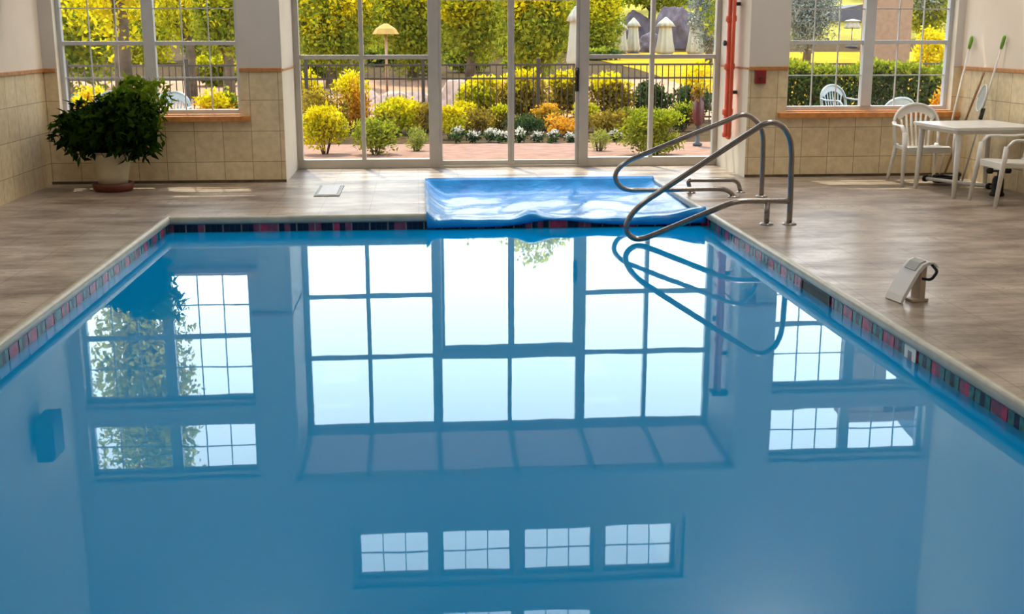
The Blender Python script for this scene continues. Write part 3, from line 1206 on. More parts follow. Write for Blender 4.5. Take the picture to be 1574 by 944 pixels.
GCH = 'white resin chairs'
ch = make_chair('white slatted resin armchair under the right window behind the white table', (5.49, 12.52, 0), R(-5), GCH)
c2 = copy_tree(ch)
c2.location = (5.70, 10.88, 0); c2.rotation_euler = (0, 0, R(-92))
c2['label'] = 'white resin armchair cut off by the right photo edge, nearer side of the table'
GO = 'pale chairs outside the windows'
p = at(1300, 150, Y=17.5)
proto = None
for (x, y, rz, lab) in ((p.x, 17.5, R(25), 'pale slatted chair outside, seen through the left sash of the right window'),
                        (at(1362, 150, Y=14.35).x, 14.35, R(195), 'pale slatted chair outside just beyond the right window, low behind its sill'),
                        (at(172, 150, Y=16.4).x, 16.4, R(10), 'pale chair outside left window, left one behind the potted plant'),
                        (at(250, 150, Y=16.2).x, 16.2, R(-20), 'pale chair outside left window, right one behind the potted plant')):
    if proto is None:
        proto = make_chair(lab, (x, y, 0), rz, GO, 'chairout')
        continue
    c3 = copy_tree(proto)
    c3.location = (x, y, 0); c3.rotation_euler = (0, 0, rz)
    c3['label'] = lab; c3['group'] = GO

tbr = empty('resin_table', (5.69, 11.74, 0), R(4))
q = MB()
h = .46
ring = []
for (sx, sy) in ((1, 1), (-1, 1), (-1, -1), (1, -1)):
    for k in range(6):
        a = math.atan2(sy, sx) - R(45) + R(90) * k / 5
        ring.append((sx * (h - .05) + .05 * math.cos(a), sy * (h - .05) + .05 * math.sin(a)))
q.loft([[(x * .97, y * .97, .672) for x, y in ring], [(x, y, .675) for x, y in ring], [(x, y, .70) for x, y in ring], [(x * .985, y * .985, .706) for x, y in ring], [(x * .95, y * .95, .703) for x, y in ring]], sm=False)
q.build('tabletop', M['chairw'], tbr)
q = MB()
hh = h - .05
q.box(-hh, hh, -hh, -hh + .015, .635, .6715); q.box(-hh, hh, hh - .015, hh, .635, .6715)
q.box(-hh, -hh + .015, -hh + .015, hh - .015, .635, .6715); q.box(hh - .015, hh, -hh + .015, hh - .015, .635, .6715)
q.build('apron', M['chairw'], tbr, .003)
for (sx, sy) in ((1, 1), (-1, 1), (-1, -1), (1, -1)):
    q = MB()
    q.tube([(sx * .375, sy * .375, .671), (sx * .385, sy * .385, .3), (sx * .395, sy * .395, 0)], [.032, .027, .021], 10)
    q.build('leg', M['chairw'], tbr)
tag(tbr, 'square white resin table on the right deck between two chairs', 'table')


# ------------------------------------------------------------------ things by the right wall
def lean_pole(name, a, b, r, mt, label, cat, cap=None):
    a, b = Vector(a), Vector(b)
    root = empty(name, a)
    q = MB(); q.tube([(0, 0, 0), (b - a) * .5, b - a], r, 10); q.build('pole', mt, root)
    d = (b - a).normalized()
    if cap:
        q = MB(); q.tube([b - a - d * .02, b - a + d * .03, b - a + d * .10, b - a + d * .12], [r * 1.5, r * 1.9, r * 1.9, r * 1.0], 10); q.build('grip', cap, root)
    tag(root, label, cat)
    return root


t1 = at(1487, 72, X=6.13)
pl1 = lean_pole('pool_pole', (5.93, t1.y + .02, 0.0), (6.155, t1.y, t1.z), .011, M['chairw'], 'white pole with a green grip leaning in the right corner', 'pole', M['green'])
q = MB(); q.box(-.12, .12, -.03, .03, 0, .035); q.build('brush_head', M['dark'], pl1, .004)
t2 = at(1536, 72, X=6.13)
pl2 = lean_pole('skimmer_net', (5.96, t2.y + .24, 0.0), (6.155, t2.y, t2.z), .010, M['chairw'], 'thin white net pole with green grip leaning on the right wall', 'net', M['green'])
q = MB()
nb = Vector((6.05, t2.y + .13, .93)) - pl2.location
fr_ = []
for k in range(17):
    a = 2 * math.pi * k / 16
    fr_.append(nb + Vector((.03 * math.sin(a), .085 * math.cos(a), .14 * math.sin(a))))
q.tube(fr_, .007, 6)
nf_ = q.build('net_frame', M['white'], pl2)
q = MB()
n0 = len(q.v)
q.v.append(tuple(nb + Vector((.012, 0, 0))))
q.v += [tuple(p_) for p_ in fr_[:-1]]
for k in range(16):
    q.face((0, 1 + k, 1 + (k + 1) % 16), 0, True)
q.build('net_mesh', M['grey'], nf_)
q = MB()
aa = Vector((5.96, t2.y + .24, 0)); bbv = Vector((6.155, t2.y, t2.z))
d = bbv - aa
q.tube([d * .48, d * .56], .022, 10); q.build('lower_grip', M['dark'], pl2)
t3 = at(1511, 112, X=6.13)
lean_pole('broom_stick', (5.97, t3.y + .42, 0.0), (6.14, t3.y, t3.z), .013, M['wood'], 'bare brown wooden stick leaning on the right wall between two white poles', 'stick')

# pole lying along the wall with black fittings
a = at(1418, 278, Z=.03); b = at(1522, 291, Z=.03)
a.x = min(a.x, 6.1); b.x = min(b.x, 6.08)
vp = empty('vacuum_pole', a)
q = MB(); q.tube([Vector((0, 0, .03)), (b - a) * .5 + Vector((0, 0, .03)), (b - a) + Vector((0, 0, .03))], .02, 10); q.build('pole', M['white'], vp)
for t, rr in ((.02, .035), (.96, .035)):
    q = MB(); q.tube([(b - a) * t + Vector((0, 0, .03)), (b - a) * (t + .04) + Vector((0, 0, .03))], rr, 10); q.build('end_fitting', M['black'], vp)
tag(vp, 'white pole with black ends lying on the floor by the right wall', 'pole')
hs = at(1446, 280, Z=0)
hb = empty('hose_coil', (hs.x, hs.y - .12, 0))
q = MB()
pts = []
for k in range(60):
    t = k / 59
    an = t * 2 * math.pi * 2.6
    pts.append((.13 * math.cos(an), .10 * math.sin(an), .025 + .05 * t))
q.tube(pts, .022, 8)
q.build('hose', M['black'], hb)
q = MB(); q.tube([(.13, 0, .09), (.17, .05, .09)], .03, 10); q.build('hose_end', M['dark'], hb)
tag(hb, 'black hose coil on the floor under the table', 'hose')
kc = at(1532, 301, Z=0)
cn = empty('canister', (kc.x, kc.y, 0))
q = MB(); q.lathe((0, 0, 0), [(0, 0), (.07, 0), (.075, .02), (.06, .04), (.055, .17), (.04, .2), (0, .2)], 18); q.build('body', M['black'], cn)
q = MB(); q.tube([(0, 0, .19), (0, 0, .26)], .016, 8); q.tube([(-.09, 0, .255), (.09, 0, .245)], .012, 8); hbar = q.build('handle_bar', M['dark'], cn)
for s in (-1, 1):
    q = MB(); q.lathe((s * .095, 0, .225), [(0, 0), (.028, .004), (.036, .03), (.028, .056), (0, .06)], 12); q.build('knob', M['black'], hbar)
tag(cn, 'small black canister with two knobs by the right wall under the table', 'canister')

# speaker on the left wall, seen in the water
sp = empty('wall_speaker', (XL, 11.95, 2.17))
q = MB(); q.box(.05, .22, -.20, .20, -.23, .23); cb_ = q.build('cabinet', M['speaker'], sp, .012)
q = MB(); q.box(.2201, .23, -.17, .17, -.20, .20); q.build('grille', M['black'], cb_, .004)
q = MB(); q.box(.001, .05, -.06, .06, -.08, .08); q.build('bracket', M['dark'], sp)
tag(sp, 'dark grey box speaker mounted high on the left wall', 'speaker')

# ------------------------------------------------------------------ potted plant
pot = empty('potted_plant', (-3.20, 12.66, 0))
q = MB(); q.lathe((0, 0, 0), [(0, 0), (.19, 0), (.205, .03), (.215, .085), (.20, .09), (.18, .05), (0, .05)], 28); q.build('saucer', M['terra'], pot)
q = MB(); q.lathe((0, 0, .051), [(0, 0), (.145, 0), (.165, .12), (.195, .30), (.215, .31), (.215, .36), (.20, .365), (.185, .33), (0, .31)], 28); pt_ = q.build('pot', M['cream'], pot)
q = MB(); q.lathe((0, 0, .36), [(0, .0), (.183, .0), (.15, .02), (0, .03)], 20); q.build('soil', M['soil'], pt_)
q = MB()
for k in range(14):
    a = k * 2.4
    e = .25 + .3 * ((k * 37) % 10) / 10
    q.tube([(0.06 * math.cos(a), .06 * math.sin(a), .38), (.2 * math.cos(a), .2 * math.sin(a), .62 + .1 * math.sin(k)), (e * 1.1 * math.cos(a), e * .8 * math.sin(a), .66 + .18 * math.sin(k * 1.7))], [.012, .009, .004], 6)
q.build('stems', M['leaf_dg'], pot)
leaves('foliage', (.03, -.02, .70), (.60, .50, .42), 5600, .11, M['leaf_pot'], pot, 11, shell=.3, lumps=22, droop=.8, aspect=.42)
leaves('sunlit_foliage', (.24, .06, .88), (.42, .36, .40), 1000, .10, M['leaf_pot_lit'], pot, 12, shell=.75, lumps=9, droop=.5, aspect=.42)  # lighter leaf colour stands in for sun on this side of the plant
tag(pot, 'big dark green bushy plant in a cream pot in the left corner', 'plant')

# ------------------------------------------------------------------ added fill lamps under the ceiling, out of view
n_l = 0
for yy in (0.5, 4.0, 8.6, 12.3):
    for xx in (-2.0, 4.2):
        lm = empty('fill_lamp', (xx, yy, 6.35))
        q = MB(); q.box(-.45, .45, -.9, .9, .03, .09); hs_ = q.build('housing', M['white'], lm, .008)
        q = MB(); q.box(-.41, .41, -.86, .86, .018, .0299); q.build('diffuser', M['lamp'], hs_)
        for s in (-.6, .6):
            q = MB(); q.tube([(0, s, .09), (0, s, .45)], .008, 6); q.build('suspension_rod', M['dark'], lm)
        ld_ = bpy.data.lights.new('fill_light', 'AREA')
        ld_.shape = 'RECTANGLE'; ld_.size = .8; ld_.size_y = 1.7
        ld_.energy = (120 if xx > 0 else 40) if yy > 12 else 22 if yy > 8 else 6
        ld_.color = (1.0, 0.93, 0.82)
        lo = bpy.data.objects.new('fill_light', ld_)
        lo.location = (xx, yy, 6.36)
        COL.objects.link(lo)
        tag(lm, 'added white panel fill lamp hung out of view under the hall ceiling', 'lamp', 'added fill lamps of the pool hall')

# ------------------------------------------------------------------ OUTDOORS
g = MB()
# ground rising gently away from the building
prof = [(YW + .24, -.02), (14.7, -.02), (22, -.02), (30, .05), (40, .4), (60, .7), (75, 2.4), (110, 7.5), (140, 9.0)]
for i in range(len(prof) - 1):
    (ya, za), (yb, zb) = prof[i], prof[i + 1]
    g.quad((-60, ya, za), (70, ya, za), (70, yb, zb), (-60, yb, zb))
struct(g.build('ground', M['mulch']), 'garden ground beyond the glass')
hl = MB()
hn = [(62, .62), (70, 2.2), (85, 5.0), (100, 7.4), (125, 9.0)]
for i in range(len(hn) - 1):
    for k in range(30):
        xa, xb = -70 + k * 5, -65 + k * 5
        za = lambda x, z: z * (1 + .12 * math.sin(x * .11) + .06 * math.sin(x * .31))
        (ya, z0_), (yb, z1_) = hn[i], hn[i + 1]
        hl.quad((xa, ya, za(xa, z0_)), (xb, ya, za(xb, z0_)), (xb, yb, za(xb, z1_)), (xa, yb, za(xa, z1_)))
struct(hl.build('hill', M['hill']), 'yellow green wooded hillside far behind the garden')


def gz(y):
    for (ya, za), (yb, zb) in zip(prof, prof[1:]):
        if ya <= y <= yb:
            return za + (zb - za) * (y - ya) / (yb - ya)
    return 0


def slab(name, x0, x1, y0, y1, mt, label, dz=.012):
    q = MB()
    n = 12
    for k in range(n):
        ya, yb = y0 + (y1 - y0) * k / n, y0 + (y1 - y0) * (k + 1) / n
        q.quad((x0, ya, gz(ya) + dz), (x1, ya, gz(ya) + dz), (x1, yb, gz(yb) + dz), (x0, yb, gz(yb) + dz))
    o = q.build(name, mt)
    return struct(o, label)


slab('patio', -12, 16, 14.75, 17.9, M['brick'], 'pink brick patio outside the sliding door')
slab('outdoor_pool_deck', -16, 7.6, 22.5, 36, M['pinkdeck'], 'pink outdoor pool deck beyond the fence', .014)
slab('outdoor_pool', at(200, 152, Z=0).x - 6, at(292, 152, Z=0).x, 27.0, 31.5, M['outpool'], 'turquoise outdoor pool', .024)
slab('lawn', 7.6, 40, 21.5, 60, M['lawn'], 'golden lawn beyond the right window', .016)

BUSHN = [0]


def bush(px, py_base, w_px, py_top, mt, label, n=1500, leaf=.07, name='shrub', cat='shrub', depth=None, Y=None, group=None, tipmat=None, seed=None, droop=0., aspect=.5, stems=True):
    """shrub whose foot stands where the photo shows it on the ground"""
    if Y is None:
        b = at(px, py_base, Z=0)
    else:
        b = at(px, py_base, Y=Y)
    y = b.y
    sc = y / FPX
    w = w_px * sc / 2
    ztop = at(px, py_top, Y=y).z
    z0 = gz(y)
    hgt = max(.12, ztop - z0)
    BUSHN[0] += 1
    sd = seed or (100 + BUSHN[0])
    root = empty(name, (b.x, y, z0))
    leaves('foliage', (0, 0, hgt * .47), (w * 1.0, (depth or w) * .85, hgt * .50), n, leaf, mt, root, sd, shell=.35, lumps=16, droop=droop, aspect=aspect)
    if tipmat:  # carries blossom colour, and sunlight put into lighter upper leaves
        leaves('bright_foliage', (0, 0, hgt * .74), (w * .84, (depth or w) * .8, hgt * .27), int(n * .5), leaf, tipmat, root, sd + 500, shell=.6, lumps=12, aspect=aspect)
    if stems:
        q = MB()
        for k in range(5):
            a = k * 1.26 + sd
            q.tube([(.03 * math.cos(a), .03 * math.sin(a), 0), (.4 * w * math.cos(a), .4 * w * math.sin(a), hgt * .55)], [.012, .006], 5)
        q.build('stems', M['bark'], root)
    tag(root, label, cat, group)
    return root


# bed in front of the fence, left to right
bush(500, 236, 84, 160, M['leaf_yg'], 'rounded shrub with golden yellow top just outside the left bay panes', 2200, .06, tipmat=M['leaf_y'])
bush(577, 237, 82, 166, M['leaf_g'], 'fresh green shrub right of the golden topped shrub outside the bay', 1700, .06)
bush(640, 231, 44, 192, M['leaf_lime'], 'pale lime tuft plant on the patio edge, left of the sliding door', 500, .07, name='tuft', aspect=.2, droop=-.8)
bush(921, 231, 40, 196, M['leaf_lime'], 'pale lime tuft plant beside the right stile of the sliding door', 420, .07, name='tuft', aspect=.2, droop=-.8)
bush(1006, 237, 122, 163, M['leaf_g'], 'round bright green ball shrub outside the right bay panes', 4200, .05, tipmat=M['leaf_mid'])
bush(495, 205, 100, 128, M['leaf_ol'], 'olive brown shrub behind the golden topped shrub', 1500, .08)
bush(542, 200, 72, 108, M['leaf_o'], 'orange flowering shrub left of the bay door, by the fence', 1300, .08, tipmat=M['leaf_y'])
bush(612, 205, 80, 148, M['leaf_yg'], 'low yellow shrub in the bed between orange shrub and sliding door', 1000, .07, tipmat=M['leaf_y'])
bush(656, 204, 58, 150, M['leaf_ol'], 'low olive shrub beside the left door post', 900, .07)
bush(693, 212, 56, 160, M['leaf_yg'], 'yellow flowering plant at the left edge of the door glass', 900, .06, tipmat=M['leaf_y'])
bush(738, 204, 72, 158, M['leaf_ol'], 'brown twiggy plant in the left half of the door glass', 900, .07)
bush(806, 204, 74, 170, M['leaf_dg'], 'dark green low plant in the right half of the door glass', 900, .06)
bush(864, 208, 70, 168, M['leaf_o'], 'rusty orange low plant beside the right door stile', 900, .06)
bush(938, 206, 70, 160, M['leaf_ol'], 'brown shrub just right of the sliding door', 900, .07)
# low mixed planting filling the bed up to the fence
for k, (px, yb, w_, top_, mm, tp, lab) in enumerate((
        (594, 208, 50, 158, 'leaf_ol', 'leaf_yg', 'low mixed plant between the orange shrub and the yellow bed shrub'),
        (630, 201, 50, 150, 'leaf_yg', 'leaf_y', 'golden low plant at the fence left of the left door post'),
        (676, 200, 50, 166, 'leaf_ol', 'leaf_o', 'rusty low plant directly behind the left door post'),
        (716, 201, 46, 152, 'leaf_yg', 'leaf_y', 'golden low plant at the fence in the left door pane'),
        (768, 201, 58, 160, 'leaf_ol', 'leaf_yg', 'olive low plant behind the meeting stile of the door'),
        (838, 199, 60, 158, 'leaf_ol', 'leaf_o', 'brown low plant at the fence in the right door pane'),
        (900, 201, 58, 158, 'leaf_ol', 'leaf_yg', 'olive low plant behind the right door stile'),
        (965, 203, 56, 164, 'leaf_ol', 'leaf_g', 'brown green low plant left of the ball shrub'),
        (1048, 200, 60, 156, 'leaf_dg', 'leaf_g', 'dark low plant behind the ball shrub beside the urn'))):
    bush(px, yb, w_, top_, M[mm], lab, 900, .06, tipmat=M[tp], depth=.28)
# white flowers
for k, px in enumerate((704, 728, 755, 772, 800, 826, 850, 876, 946)):
    nm = ['left', 'second', 'third', 'fourth', 'fifth', 'sixth', 'seventh', 'eighth', 'ninth'][k]
    lab = ('leftmost clump of white flowers along the patio edge' if k == 0 else
           'clump of white flowers right of the sliding door' if k == 8 else
           '%s clump from the left in the row of white flowers outside the door' % nm)
    bush(px, 219 - (k % 3), 26, 196 + (k * 5) % 9, M['leaf_dg'], lab, 160, .06, name='flower_clump', cat='flowers', group='white flowers along the patio', tipmat=M['leaf_w'], stems=False)
# hedge beyond the fence
bush(742, 190, 84, 116, M['leaf_yg'], 'yellow topped hedge shrub behind the fence, left of the tall fence post', 2000, .10, depth=.38, Y=22.95, tipmat=M['leaf_y'])
bush(805, 190, 90, 104, M['leaf_ol'], 'tall golden hedge shrub behind the fence in the middle of the door glass', 2200, .10, depth=.38, Y=22.2, tipmat=M['leaf_y'])
bush(868, 190, 80, 106, M['leaf_ol'], 'golden hedge shrub behind the fence at the right door stile', 2000, .10, depth=.38, Y=22.95, tipmat=M['leaf_y'])
bush(935, 190, 90, 110, M['leaf_ol'], 'golden brown hedge shrub behind the fence right of the door', 2000, .10, depth=.38, Y=22.2, tipmat=M['leaf_y'])
bush(1000, 190, 84, 120, M['leaf_dg'], 'dark green hedge shrub behind the fence above the ball shrub', 1800, .10, depth=.38, Y=22.95)
bush(1065, 190, 84, 118, M['leaf_dg'], 'dark green hedge shrub behind the fence near the standpipe', 1800, .10, depth=.38, Y=22.2)
bush(475, 190, 50, 100, M['leaf_y'], 'yellow shrub behind the fence at the far left of the bay glass', 1200, .10, depth=.38, Y=22.2)
bush(1075, 120, 60, 82, M['leaf_y'], 'small yellow shrub beyond the hedge near the standpipe', 800, .12, Y=27)

# fence: sections of iron pickets between posts
yf = 21.0
ztopf = at(700, 98, Y=yf).z
zraf = at(700, 119, Y=yf).z
seclen = 2.02
xstart = at(650, 100, Y=yf).x - seclen * 7
secn = ['first', 'second', 'third', 'fourth', 'fifth', 'sixth', 'seventh', 'eighth', 'ninth', 'tenth', 'eleventh', 'twelfth', 'thirteenth']
for k in range(13):
    x0 = xstart + k * seclen
    root = empty('fence_section', (x0, yf, gz(yf)))
    q = MB(); q.box(-.03, .03, -.03, .03, 0, ztopf + .09); q.box(-.036, .036, -.036, .036, ztopf + .09, ztopf + .11); q.build('post', M['iron'], root)
    for z in (ztopf, zraf, .18):
        q = MB(); q.box(.031, seclen - .031, -.015, .015, z - .016, z + .016); q.build('fence_rail', M['iron'], root)
    q = MB()
    npk = 18
    for i in range(npk):
        x = .031 + (seclen - .062) * (i + .5) / npk
        q.box(x - .008, x + .008, -.008, .008, .08, ztopf - .017)
    q.build('pickets', M['iron'], root)
    tag(root, 'black iron picket fence section in the garden, %s from the left' % secn[k], 'fence', 'iron fence sections')

# parasols
def parasol(px, py_top, py_bot, Y, label, w=.19):
    b = at(px, py_bot, Y=Y)
    t = at(px, py_top, Y=Y)
    z0 = gz(Y)
    root = empty('parasol', (b.x, Y, z0))
    H = t.z - z0
    hb_ = max(.08, b.z - z0)
    q = MB(); q.tube([(0, 0, 0), (0, 0, H - .05)], .03, 8); q.build('pole', M['wood'], root)
    q = MB(); q.lathe((0, 0, 0), [(0, 0), (.3, 0), (.3, .06), (.05, .1), (.0, .1)], 16); q.build('base', M['dark'], root)
    rings = []
    Hc = H - hb_
    for (f_, r) in ((0, w * .95), (.08, w * 1.25), (.35, w), (.68, w * .8), (.74, w * .78), (.745, w * 1.25), (.85, w * .9), (.97, w * .25), (1, w * .1)):
        rings.append([(r * (1 + .16 * math.cos(8 * a)) * math.cos(a), r * (1 + .16 * math.cos(8 * a)) * math.sin(a), hb_ + Hc * f_) for a in [2 * math.pi * j / 32 for j in range(32)]])
    q = MB(); q.loft(rings); q.build('folded_canopy', M['canvas'], root)
    tag(root, label, 'parasol', 'folded cream parasols in the garden')
    return root


parasol(884, 9, 101, 28, 'largest folded cream parasol, beside the right stile of the sliding door', .15)
parasol(954, 33, 82, 58, 'folded cream parasol, left of the close pair right of the door', .25)
parasol(973, 27, 82, 58.6, 'folded cream parasol, right of the close pair right of the door', .25)
parasol(1022, 26, 83, 55, 'folded cream parasol right of the thin bay mullion, in front of rocks', .32)
parasol(1068, 23, 83, 55, 'folded cream parasol nearest the standpipe', .30)
parasol(1310, 29, 44, 62, 'far small folded parasol seen in the right window', .34)
# open golden parasol
b = at(593, 54, Y=27.2)
root = empty('open_parasol', (b.x, 27.2, gz(27.2)))
H = at(593, 36, Y=27.2).z - gz(27.2)
q = MB(); q.tube([(0, 0, 0), (0, 0, H)], .03, 8); q.build('pole', M['wood'], root)
q = MB()
rings = [[(r * math.cos(a), r * math.sin(a), H - dz) for a in [2 * math.pi * j / 8 for j in range(8)]] for r, dz in ((.04, 0), (.22, .11), (.30, .23), (.29, .24), (.21, .13), (.03, .03))]
q.loft(rings, sm=False); q.build('canopy', M['gold'], root)
tag(root, 'small open golden parasol among the trees left of the door', 'parasol')


# trees
def tree(px, py_c, Y, rx, rz, mt, label, n=4000, leaf=.2, zc=None, tip=None, seed=0, ry=None, trunk=True, name='tree', droop=0.2, aspect=.55):
    c = at(px, py_c, Y=Y)
    z0 = gz(Y)
    root = empty(name, (c.x, Y, z0))
    zc_ = c.z - z0
    rx_, rz_ = rx, rz
    rx, rz = rx * 1.0, rz * .80
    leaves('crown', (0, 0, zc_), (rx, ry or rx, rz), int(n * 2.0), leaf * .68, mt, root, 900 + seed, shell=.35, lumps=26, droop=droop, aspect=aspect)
    if tip:  # sunlight on the crown put into a second, brighter leaf colour
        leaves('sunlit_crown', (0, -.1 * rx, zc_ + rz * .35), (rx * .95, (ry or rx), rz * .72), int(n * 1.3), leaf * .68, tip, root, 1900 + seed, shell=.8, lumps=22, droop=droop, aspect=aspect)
    if trunk:
        q = MB()
        q.tube([(0, 0, 0), (.04, 0, zc_ * .5), (0, 0, max(zc_, .6))], [.16, .11, .05], 8)
        for k in range(4):
            a = k * 1.6 + seed
            q.tube([(0, 0, zc_ * .5), (rx * .5 * math.cos(a), rx * .5 * math.sin(a), zc_ + rz * .2)], [.06, .02], 6)
        q.build('trunk', M['bark'], root)
    tag(root, label, 'tree')
    return root


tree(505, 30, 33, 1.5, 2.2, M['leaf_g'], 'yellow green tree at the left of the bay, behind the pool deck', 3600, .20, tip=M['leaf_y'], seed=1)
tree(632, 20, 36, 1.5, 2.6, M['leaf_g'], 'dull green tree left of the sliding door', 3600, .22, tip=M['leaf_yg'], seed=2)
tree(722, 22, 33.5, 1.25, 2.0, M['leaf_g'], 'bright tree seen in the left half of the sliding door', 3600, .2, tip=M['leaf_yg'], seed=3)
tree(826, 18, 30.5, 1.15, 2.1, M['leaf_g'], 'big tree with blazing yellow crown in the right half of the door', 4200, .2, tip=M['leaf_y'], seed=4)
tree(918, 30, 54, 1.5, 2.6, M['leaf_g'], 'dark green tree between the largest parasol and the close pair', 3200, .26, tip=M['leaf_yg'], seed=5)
tree(1000, -25, 66, 2.8, 2.2, M['leaf_g'], 'far tree above the rocks right of the door', 3000, .4, tip=M['leaf_y'], seed=6)
tree(1092, 10, 44, 1.0, 2.6, M['leaf_b'], 'grey blue conifer beside the standpipe', 3000, .22, seed=7, aspect=.25)
tree(1243, 12, 34, .95, 1.7, M['leaf_b'], 'blue spruce in the left sash of the right window', 4000, .2, seed=8, aspect=.25)
tree(1425, 10, 40, .8, 1.6, M['leaf_g'], 'grey green tree at the right edge of the right window', 2500, .2, seed=9, tip=M['leaf_b'])
tree(1428, 80, 30, .55, .9, M['leaf_y'], 'golden sapling at right in the right window', 1500, .14, seed=10)
tree(1300, -8, 82, 3.0, 1.6, M['leaf_y'], 'far golden tree above the roof in the right window', 2400, .45, seed=11)
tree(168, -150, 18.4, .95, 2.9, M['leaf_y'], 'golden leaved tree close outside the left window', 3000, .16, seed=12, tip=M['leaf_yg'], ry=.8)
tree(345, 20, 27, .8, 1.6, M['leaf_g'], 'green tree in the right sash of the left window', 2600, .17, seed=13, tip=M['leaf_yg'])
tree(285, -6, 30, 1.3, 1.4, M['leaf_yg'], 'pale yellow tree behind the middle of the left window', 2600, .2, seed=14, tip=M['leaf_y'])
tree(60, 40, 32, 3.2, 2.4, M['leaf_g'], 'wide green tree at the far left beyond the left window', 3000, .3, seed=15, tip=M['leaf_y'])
tree(425, 25, 40, 2.3, 2.4, M['leaf_g'], 'tree hidden partly by the wall between left window and bay', 2600, .28, seed=16, tip=M['leaf_y'])
tree(1163, 10, 38, 1.7, 2.2, M['leaf_g'], 'tree hidden partly by the wall right of the standpipe', 2600, .28, seed=17, tip=M['leaf_yg'])
for k, (px, Y, rx, zc, rz, mm, tp, lab) in enumerate((
        (470, 52, 2.0, 30, 2.2, 'leaf_g', 'leaf_y', 'background tree behind the left bay panes, nearest the left jamb'),
        (572, 50, 2.0, 32, 2.3, 'leaf_yg', 'leaf_y', 'background tree behind the gold parasol'),
        (678, 52, 2.1, 30, 2.4, 'leaf_g', 'leaf_yg', 'background tree behind the left door post'),
        (776, 50, 2.0, 34, 2.5, 'leaf_g', 'leaf_y', 'background tree behind the middle door stile'),
        (866, 61, 1.9, 28, 2.6, 'leaf_yg', 'leaf_y', 'background tree directly behind the largest parasol'),
        (952, 72, 2.6, 30, 2.4, 'leaf_g', 'leaf_yg', 'background tree behind the close pair of parasols'),
        (1050, 76, 2.8, 20, 2.6, 'leaf_b', 'leaf_g', 'background tree behind the rocks'),
        (120, 46, 2.2, 50, 2.6, 'leaf_yg', 'leaf_y', 'background tree behind the golden tree, left window'),
        (225, 48, 2.2, 40, 2.6, 'leaf_yg', 'leaf_y', 'background tree at the mullion of the left window'),
        (315, 46, 1.9, 40, 2.4, 'leaf_g', 'leaf_yg', 'background tree in the right sash of the left window'))):
    tree(px, zc, Y + 4.5 * (k % 2), rx * .8, rz, M[mm], lab, 2400, .30, tip=M[tp], seed=40 + k, ry=1.0)
# low shrubs along the pool deck edge below the trees
for k, (px, top_, w_, Y, mm, tp, lab) in enumerate((
        (498, 74, 90, 37.5, 'leaf_g', 'leaf_yg', 'low shrub under the trees at the far left of the bay glass'),
        (588, 72, 70, 42.5, 'leaf_dg', 'leaf_g', 'dark low shrub under the gold parasol'),
        (652, 74, 60, 38.5, 'leaf_g', 'leaf_yg', 'low shrub under the trees beside the left door post'),
        (722, 72, 84, 38, 'leaf_g', 'leaf_g', 'low shrub under the trees in the left half of the door'),
        (812, 72, 92, 37, 'leaf_g', 'leaf_yg', 'low shrub under the blazing yellow tree'),
        (930, 74, 70, 48, 'leaf_dg', 'leaf_g', 'dark low shrub right of the largest parasol'),
        (330, 84, 80, 34, 'leaf_g', 'leaf_yg', 'low shrub at the far pool edge, right sash of left window'))):
    bush(px, 104, w_, top_, M[mm], lab, 1800, .16, Y=Y + 1.6 * (k % 2), tipmat=M[tp], depth=.6)
# branch of a near tree right of the bay, seen only in the water
root = empty('tree', (5.25, 17.2, 0))
leaves('crown', (0, 0, 6.1), (.60, .6, 1.2), 1700, .13, M['leaf_yg'], root, 77, shell=.2, lumps=14, droop=.8)
q = MB(); q.tube([(0, 0, 0), (.05, 0, 2.2), (0, 0, 6.2)], [.09, .07, .03], 8); q.build('trunk', M['bark'], root)
tag(root, 'slender yellow green tree close outside between bay and right window', 'tree')

# shrubs seen through the side windows
bush(145, 185, 90, 132, M['leaf_o'], 'orange flowering shrub outside the left window behind the plant', 1200, .09, Y=20, tipmat=M['leaf_y'])
bush(330, 190, 70, 138, M['leaf_o'], 'orange shrub low in the right sash of the left window', 1000, .08, Y=20.2, tipmat=M['leaf_y'])
bush(352, 190, 40, 128, M['leaf_g'], 'green shrub at the right edge of the left window', 900, .08, Y=20.4)
hx0, hx1 = at(1160, 100, Y=18.7).x, at(1500, 100, Y=18.7).x
hz = at(1300, 98, Y=18.7).z
hd = empty('hedge', ((hx0 + hx1) / 2, 18.9, 0))


def box_leaves(name, half, z0, z1, n, size, mat, parent, seed):
    g = np.random.default_rng(seed)
    p = np.stack([g.uniform(-half[0], half[0], n), g.uniform(-half[1], half[1], n), z0 + (z1 - z0) * g.random(n)], 1)
    p[:, 2] += .05 * np.sin(p[:, 0] * 4.1) + .03 * np.sin(p[:, 0] * 9.7)
    nrm = g.normal(size=(n, 3)); nrm[:, 1] -= .6; nrm[:, 2] += .4
    nrm /= np.linalg.norm(nrm, axis=1)[:, None]
    t = g.normal(size=(n, 3)); t -= nrm * (t * nrm).sum(1)[:, None]; t /= np.linalg.norm(t, axis=1)[:, None]
    b = np.cross(nrm, t)
    sz = (size * g.uniform(.6, 1.3, n))[:, None]
    V = np.stack([p, p + t * sz * .45 + b * sz * .27, p + t * sz, p + t * sz * .45 - b * sz * .27], 1).reshape(-1, 3)
    me = bpy.data.meshes.new(name)
    me.from_pydata(V.tolist(), [], np.arange(4 * n).reshape(-1, 4).tolist())
    me.materials.append(mat)
    o = bpy.data.objects.new(name, me); COL.objects.link(o); o.parent = parent
    return o


